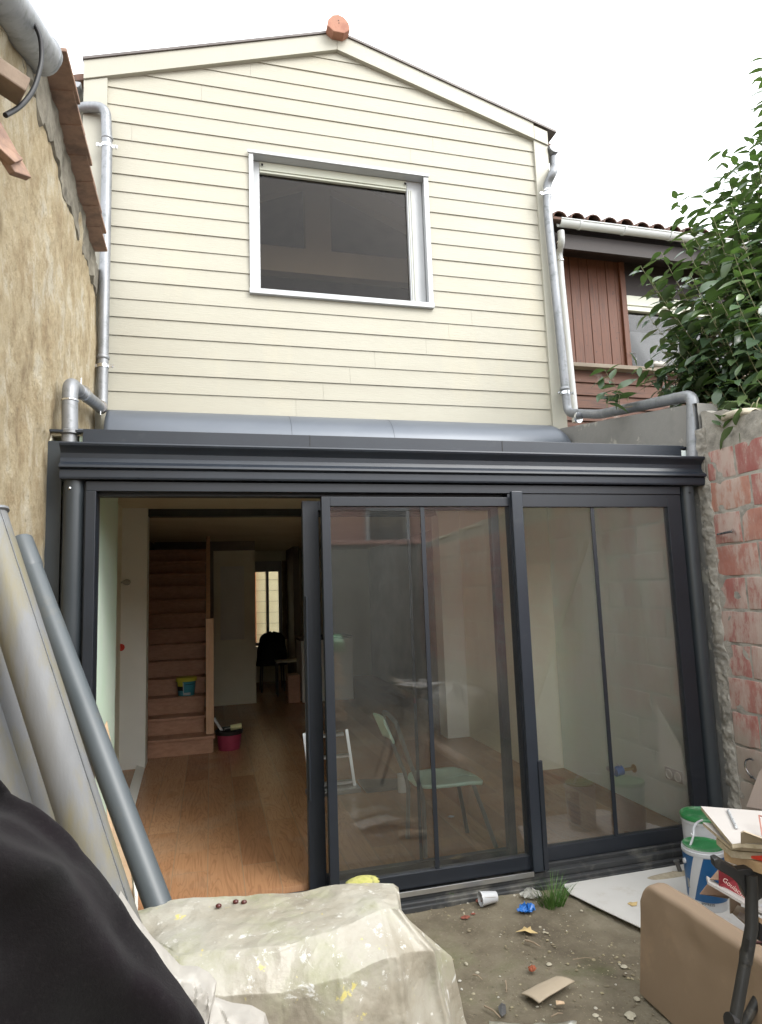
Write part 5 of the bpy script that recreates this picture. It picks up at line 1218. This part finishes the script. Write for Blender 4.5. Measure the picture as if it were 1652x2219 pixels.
leafflat([(1080,2182),(1088,2175),(1096,2180),(1097,2195),(1088,2204),(1083,2195)], 'dark_scrap', M['tube'], 'dark blackish scrap beside the forked twig', 'scrap', .006, 4, .004)
# cardboard scrap
q = [on(1129,2150,2,.012), on(1206,2116,2,.022), on(1246,2127,2,.018), on(1168,2170,2,.02)]
def cs(u, v):
    p = q[0].lerp(q[3], u).lerp(q[1].lerp(q[2], u), v); return p+Vector((.004*nzv(u*6, v*6, 0)*(u < .05 or u > .95), 0, .006*math.sin(u*math.pi)-.006*(1-v)**3+.002*nzv(u*3, v*3, 2)))
single('cardboard_scrap', G().grid(cs, 16, 20), M['kraft2'], 'rectangular torn piece of cardboard lying flat on the soil', 'cardboard', smooth=True, solid=.005)
leafflat([(1205,2170),(1222,2170),(1224,2175),(1206,2177)], 'wood_chip', M['plywood'], 'small pale wood chip below the cardboard scrap', 'wood chip', .008, 2, .004)
g = G().grid(lambda u, v: on(1060+190*u, 2212+8*math.sin(u*3)+60*v, 2, .03)+Vector((0,0,.012*nzv(u*6, v*4, 2))), 30, 10)
single('pale_sheet', g, M['tarp'], 'edge of a pale plastic sheet at the very bottom of the photo', 'plastic sheet', smooth=True, solid=.003)
# grass
def blades(c, n, h, spread, seed):
    r_ = random.Random(seed); g = G()
    for i in range(n):
        a = r_.uniform(0, 6.28); q = r_.random()**.7*spread; p = Vector((c.x+q*math.cos(a), c.y+q*.6*math.sin(a), -.01)); L = h*r_.uniform(.4, 1.1)
        d = Vector((math.cos(a)*r_.uniform(.1,.7), math.sin(a)*r_.uniform(.1,.7), 1)).normalized(); w_ = r_.uniform(.0018,.0035); s = Vector((-math.sin(a+.6), math.cos(a+.6), 0))
        vs = []; droop = r_.uniform(.1,.9)
        for k_ in range(6):
            t = k_/5; pp = p+d*L*t+Vector((d.x, d.y, -.8))*L*droop*t*t*t*.6; ww = w_*(1-t*.95); vs += [pp-s*ww, pp+s*ww]
        g.add(vs, [(2*k_, 2*k_+1, 2*k_+3, 2*k_+2) for k_ in range(5)])
    return g
single('grass_tuft', blades(on(1197,1962,2,0), 150, .20, .06, 5), M['grassblade'], 'bright green grass tuft growing against the door sill', 'grass', smooth=True)
g = blades(on(975,1948,2,0), 8, .03, .02, 8)
c = on(975,1948,2,0); r_ = random.Random(2)
for i in range(16):
    a = r_.uniform(0,6.28); z = r_.uniform(.01,.035); p = Vector((c.x+.018*math.cos(a), c.y+.012*math.sin(a), z)); s = .008
    g.add([p, p+Vector((s*math.cos(a)-s*.5*math.sin(a), s*math.sin(a)+s*.5*math.cos(a), .003)), p+Vector((1.6*s*math.cos(a), 1.6*s*math.sin(a), 0)), p+Vector((s*math.cos(a)+s*.5*math.sin(a), s*math.sin(a)-s*.5*math.cos(a), .003))], [(0,1,2,3)])
single('small_weed', g, M['grassblade'], 'tiny round-leaved green weed at the foot of the sill beside the plastic sheet', 'weed')
# ================================================================ LOOSE THINGS INDOORS
ZF = .111
# bucket on the stair
c = Vector((on(404,1516,1,3.86).x, 3.86, .11+.168*3))
t = thing('plaster_bucket', 'small teal and black bucket with yellow rim standing on the third stair', 'bucket', c)
build('body', G().lathe([(.082,0),(.098,.15),(.104,.16)], c, 28), M['tealplastic'], t, smooth=True, angle=40)
build('lid', G().lathe([(.1055,.148),(.108,.15),(.108,.185),(.10,.19),(.001,.19)], c, 28), M['yellowplastic'], t, smooth=True, angle=40)
va = math.degrees(math.atan2(-3.5-c.y, -c.x))
patch(t, c, .082, .098, .19, va-70, va-22, .10, .150, M['yellowplastic'], 'yellow_field'); patch(t, c, .082, .098, .19, va-70, va-22, .055, .10, M['black'], 'black_field'); patch(t, c, .082, .098, .19, va-6, va+50, .115, .121, M['black'], 'print_line'); patch(t, c, .082, .098, .19, va-22, va+30, .010, .034, M['whiteplastic'], 'print_band'); patch(t, c, .082, .098, .19, va-22, va-16, .03, .14, M['whiteplastic'], 'print_edge')
# crimson bucket with roller
c = Vector((.185, 3.46, ZF))
t = thing('roller_bucket', 'crimson paint bucket splashed white holding a roller and brush by the stair foot', 'bucket', c)
build('body', G().lathe([(.105,0),(.125,.165),(.131,.168),(.131,.18),(.12,.178),(.10,.02)], c, 26), M['pinkplastic'], t, smooth=True, angle=40)
build('liner', G().lathe([(.133,.150),(.138,.185),(.12,.20),(.11,.15)], c, 26), M['black'], t, smooth=True)
r = single('paint_roller', G().tube([on(500,1577,1,3.42), on(524,1573,1,3.42)], .028, 20), mat('yellow_roller', (.62,.60,.32), rough=.9), 'yellowish paint roller lying across the crimson bucket', 'paint roller', smooth=True)
build('handle', G().tube([on(500,1577,1,3.42), on(488,1579,1,3.40), on(484,1590,1,3.36)], .005, 8), M['alu'], r)
b = single('paint_brush', G().bar(on(464,1556,1,3.44), on(477,1577,1,3.42), .035, .02), M['whiteplastic'], 'white handled brush sticking out of the crimson bucket', 'paint brush', bevel=.005)
build('ferrule', G().bar(on(477,1577,1,3.42), on(482,1584,1,3.42), .045, .022), M['alu'], b)
# chair with dark coat and small table at the back
c = Vector((.98, 7.2, ZF))
t = thing('office_chair', 'dark chair with a black coat over its rounded back before the far window', 'chair', c)
def coat(u, v):
    a = (u-.5)*math.pi*1.2; h = .42+.52*v; w_ = .24*(1-.25*v)*(1 if v < .75 else math.sqrt(max(0, 1-((v-.75)/.25)**2))*.9+.1)
    return (c.x-.02+w_*math.sin(a)*(1+.1*nzv(u*3, v*3, 0)), c.y-.05-.12*math.cos(a), c.z+h)
build('coat', G().grid(coat, 24, 22), M['jacket'], t, smooth=True, solid=.02)
build('seat', G().box(c.x-.22, c.x+.2, c.y-.04, c.y+.36, ZF+.42, ZF+.47), M['jacket'], t, bevel=.02)
for (dx, dy) in ((-.19,-.02),(.17,-.02),(-.19,.33),(.17,.33)): build('leg', G().tube([(c.x+dx, c.y+dy, ZF), (c.x+dx*.9, c.y+dy, ZF+.42)], .012, 8), M['tube'], t)
c = Vector((1.17, 6.75, ZF)); t = thing('side_table', 'small low table with thin legs beside the dark chair at the back', 'table', c)
build('table_top', G().box(c.x-.2, c.x+.16, c.y-.15, c.y+.15, ZF+.50, ZF+.525), M['wall_in'], t, bevel=.004)
for (dx, dy) in ((-.18,-.12),(.14,-.12),(-.18,.12),(.14,.12)): build('leg', G().tube([(c.x+dx, c.y+dy, ZF), (c.x+dx, c.y+dy, ZF+.5)], .010, 8), M['tube'], t)
single('brown_box', G().box(1.07, 1.24, 5.95, 6.25, ZF, ZF+.38), M['stair'], 'dark reddish box standing on the floor at the back beside the pale cabinet', 'box', bevel=.005)
t = thing('cabinet', 'pale cabinet with dark worktop at the back right of the room', 'cabinet', (1.6, 6.1, ZF))
build('carcass', G().box(1.262, 2.0, 5.9, 6.5, ZF, ZF+.86), M['white_in'], t, bevel=.003); build('worktop', G().box(1.24, 2.0, 5.88, 6.5, ZF+.862, ZF+.90), M['steelbeam'], t, bevel=.003)
# mint chair
t = thing('mint_chair', 'chair with pale mint seat and grey tubular legs behind the sliding glass', 'chair', (1.42, .40, ZF))
sx0, sx1, sy0, sy1, sz = 1.17, 1.60, .23, .58, .475
def seat(u, v):
    a = u*6.2832; s = lambda q, e: math.copysign(abs(q)**e, q)
    x = (sx0+sx1)/2+(sx1-sx0)/2*s(math.cos(a), .55)*v; y = (sy0+sy1)/2+(sy1-sy0)/2*s(math.sin(a), .6)*v
    return (x, y, sz+.018*v*v-.03*max(0, (x-1.5)/.1)*v)
build('seat', G().grid(seat, 48, 10), M['mint'], t, smooth=True, solid=.02)
for (fx, fy, tx, ty) in ((1.60,.245,1.52,.28),(1.53,.52,1.50,.50)): build('leg', G().tube([(fx+.03,fy,ZF), (tx,ty,sz-.01)], .0125, 12), M['tube'], t, smooth=True)
for (fx, fy, tx, ty) in ((1.20,.245,1.20,.27),(1.19,.56,1.19,.53)): build('leg', G().tube(arc([(fx-.01,fy,ZF), (tx,ty,sz-.02), (tx-.07,ty,.62), (tx-.14,ty+.03,.86)], .08, 5), .0125, 12), M['tube'], t, smooth=True)
build('back_rail', G().tube(arc([(1.06,.30,.86),(1.03,.34,.90),(1.03,.47,.90),(1.05,.56,.86)], .05, 5), .0125, 12), M['tube'], t, smooth=True)
build('backrest', G().grid(lambda u, v: (1.045+.02*math.sin(u*math.pi)-.06*v, .31+.24*u, .74+.14*v), 12, 8), M['mint'], t, smooth=True, solid=.012)
# can, tray, small ladder
c = on(873,1716,2,ZF)
t = thing('white_can', 'small white can standing on the floor left of the mint seat', 'can', c); build('body', G().lathe([(.034,0),(.036,.004),(.036,.118)], c, 22), M['whiteplastic'], t, smooth=True, angle=40); build('lid', G().lathe([(.038,.118),(.038,.130),(.03,.132)], c, 22), M['whitepvc'], t, smooth=True, angle=40)
c = on(835,1706,2,ZF)
single('paint_tray', G().hexa([(c.x-.17,c.y-.10,ZF),(c.x+.15,c.y-.10,ZF),(c.x+.15,c.y+.10,ZF),(c.x-.17,c.y+.10,ZF),(c.x-.2,c.y-.12,ZF+.05),(c.x+.18,c.y-.12,ZF+.02),(c.x+.18,c.y+.12,ZF+.02),(c.x-.2,c.y+.12,ZF+.05)]), M['tube'], 'dark flat paint tray on the floor beside the small white can', 'tray', bevel=.004)
c = on(770,1712,2,ZF)
t = thing('step_ladder', 'narrow aluminium step frame standing behind the left edge of the sliding glass', 'ladder', c)
for dx in (-.34, 0): build('rail', G().bar((c.x+dx, c.y, ZF), (c.x+dx-.035, c.y+.1, ZF+.44), .022, .016, (0,1,0)), M['alu'], t)
for i, z in enumerate((.05,.24,.40)): build('rung', G().box(c.x-.345, c.x-.005-.03*i, c.y+.16*z, c.y+.16*z+.05, ZF+z, ZF+z+.02), M['alu'], t)
build('foot_plate', G().box(c.x-.38, c.x+.03, c.y-.08, c.y+.06, ZF, ZF+.035), M['tube'], t, bevel=.004)
single('paper_scrap', crumple(on(978,1771,2,ZF), .02, 14, .5, 45, .6), M['whiteplastic'], 'tiny pale scrap on the wooden floor under the mint chair', 'scrap')
# skirting boards and plywood near the left wall
g = G(); a, b = on(306,1659,2,ZF+.01), on(268,1792,2,ZF+.05); g.bar(a, b, .075, .014, (.4,.1,1)); single('skirting_board', g, M['white_in'], 'white skirting board lying on the floor toward the cream wall end, farther of the two', 'skirting board', 'loose white skirting boards')
g = G(); a, b = on(277,1760,2,ZF+.08), on(296,1960,2,ZF+.04); g.bar(a, b, .014, .075, (0,0,1)); single('skirting_board', g, M['white_in'], 'white skirting board standing on edge beside the grey pipes, nearer of the two', 'skirting board', 'loose white skirting boards')
single('plywood_offcut', G().add([on(217,1590,1,.32), on(232,1562,1,.36), on(262,1720,1,.30), on(292,1960,1,.22), on(250,1960,1,.22)], [(0,1,2,3,4)]), M['plywood'], 'pale plywood offcut leaning inside the open door behind the grey pipes', 'plywood', solid=.012)

# ================================================================ things behind the camera, mirrored in the door glass
t = thing('plank_stack', 'stack of pale planks under a green plastic sheet, mirrored in the sliding glass', 'plank stack', (1.15, -4.75, 0))
for i in range(6):
    z = .08+.14*i; build('plank', G().box(.55+.02*(i%2), 1.62-.03*(i%3), -5.05, -4.55, z, z+.10), M['plywood'], t, bevel=.004)
build('cover', G().grid(lambda u, v: (.50+1.12*u, -4.52-.55*v, 1.0+.10*math.sin(v*math.pi)+.03*nzv(u*4, v*3, 0)-(.10 if v in (0,1) else 0)), 30, 14), mat('green_sheet', (.10,.30,.14), rough=.4), t, smooth=True, solid=.01)
single('white_sack', crumple(Vector((2.75,-3.6,0)), .42, 30, 1.3, 4, .3), M['film'], 'bulging white sack against the brick wall, mirrored low in the sliding glass', 'sack', smooth=True)
g = G().add([(3.10,-1.95,.0),(3.10,-2.75,.0),(3.11,-2.0,1.05)], [(0,1,2)]); single('white_sheet', g, M['chip'], 'white triangular sheet leaning on the brick wall, mirrored in the sliding glass', 'sheet', solid=.01)
g = G().bar((2.5,-1.75,.02), (3.08,-1.25,2.0), .05, .03); single('timber_batten', g, M['plywood'], 'long pale timber batten leaning on the brick wall, mirrored in the fixed pane', 'batten')
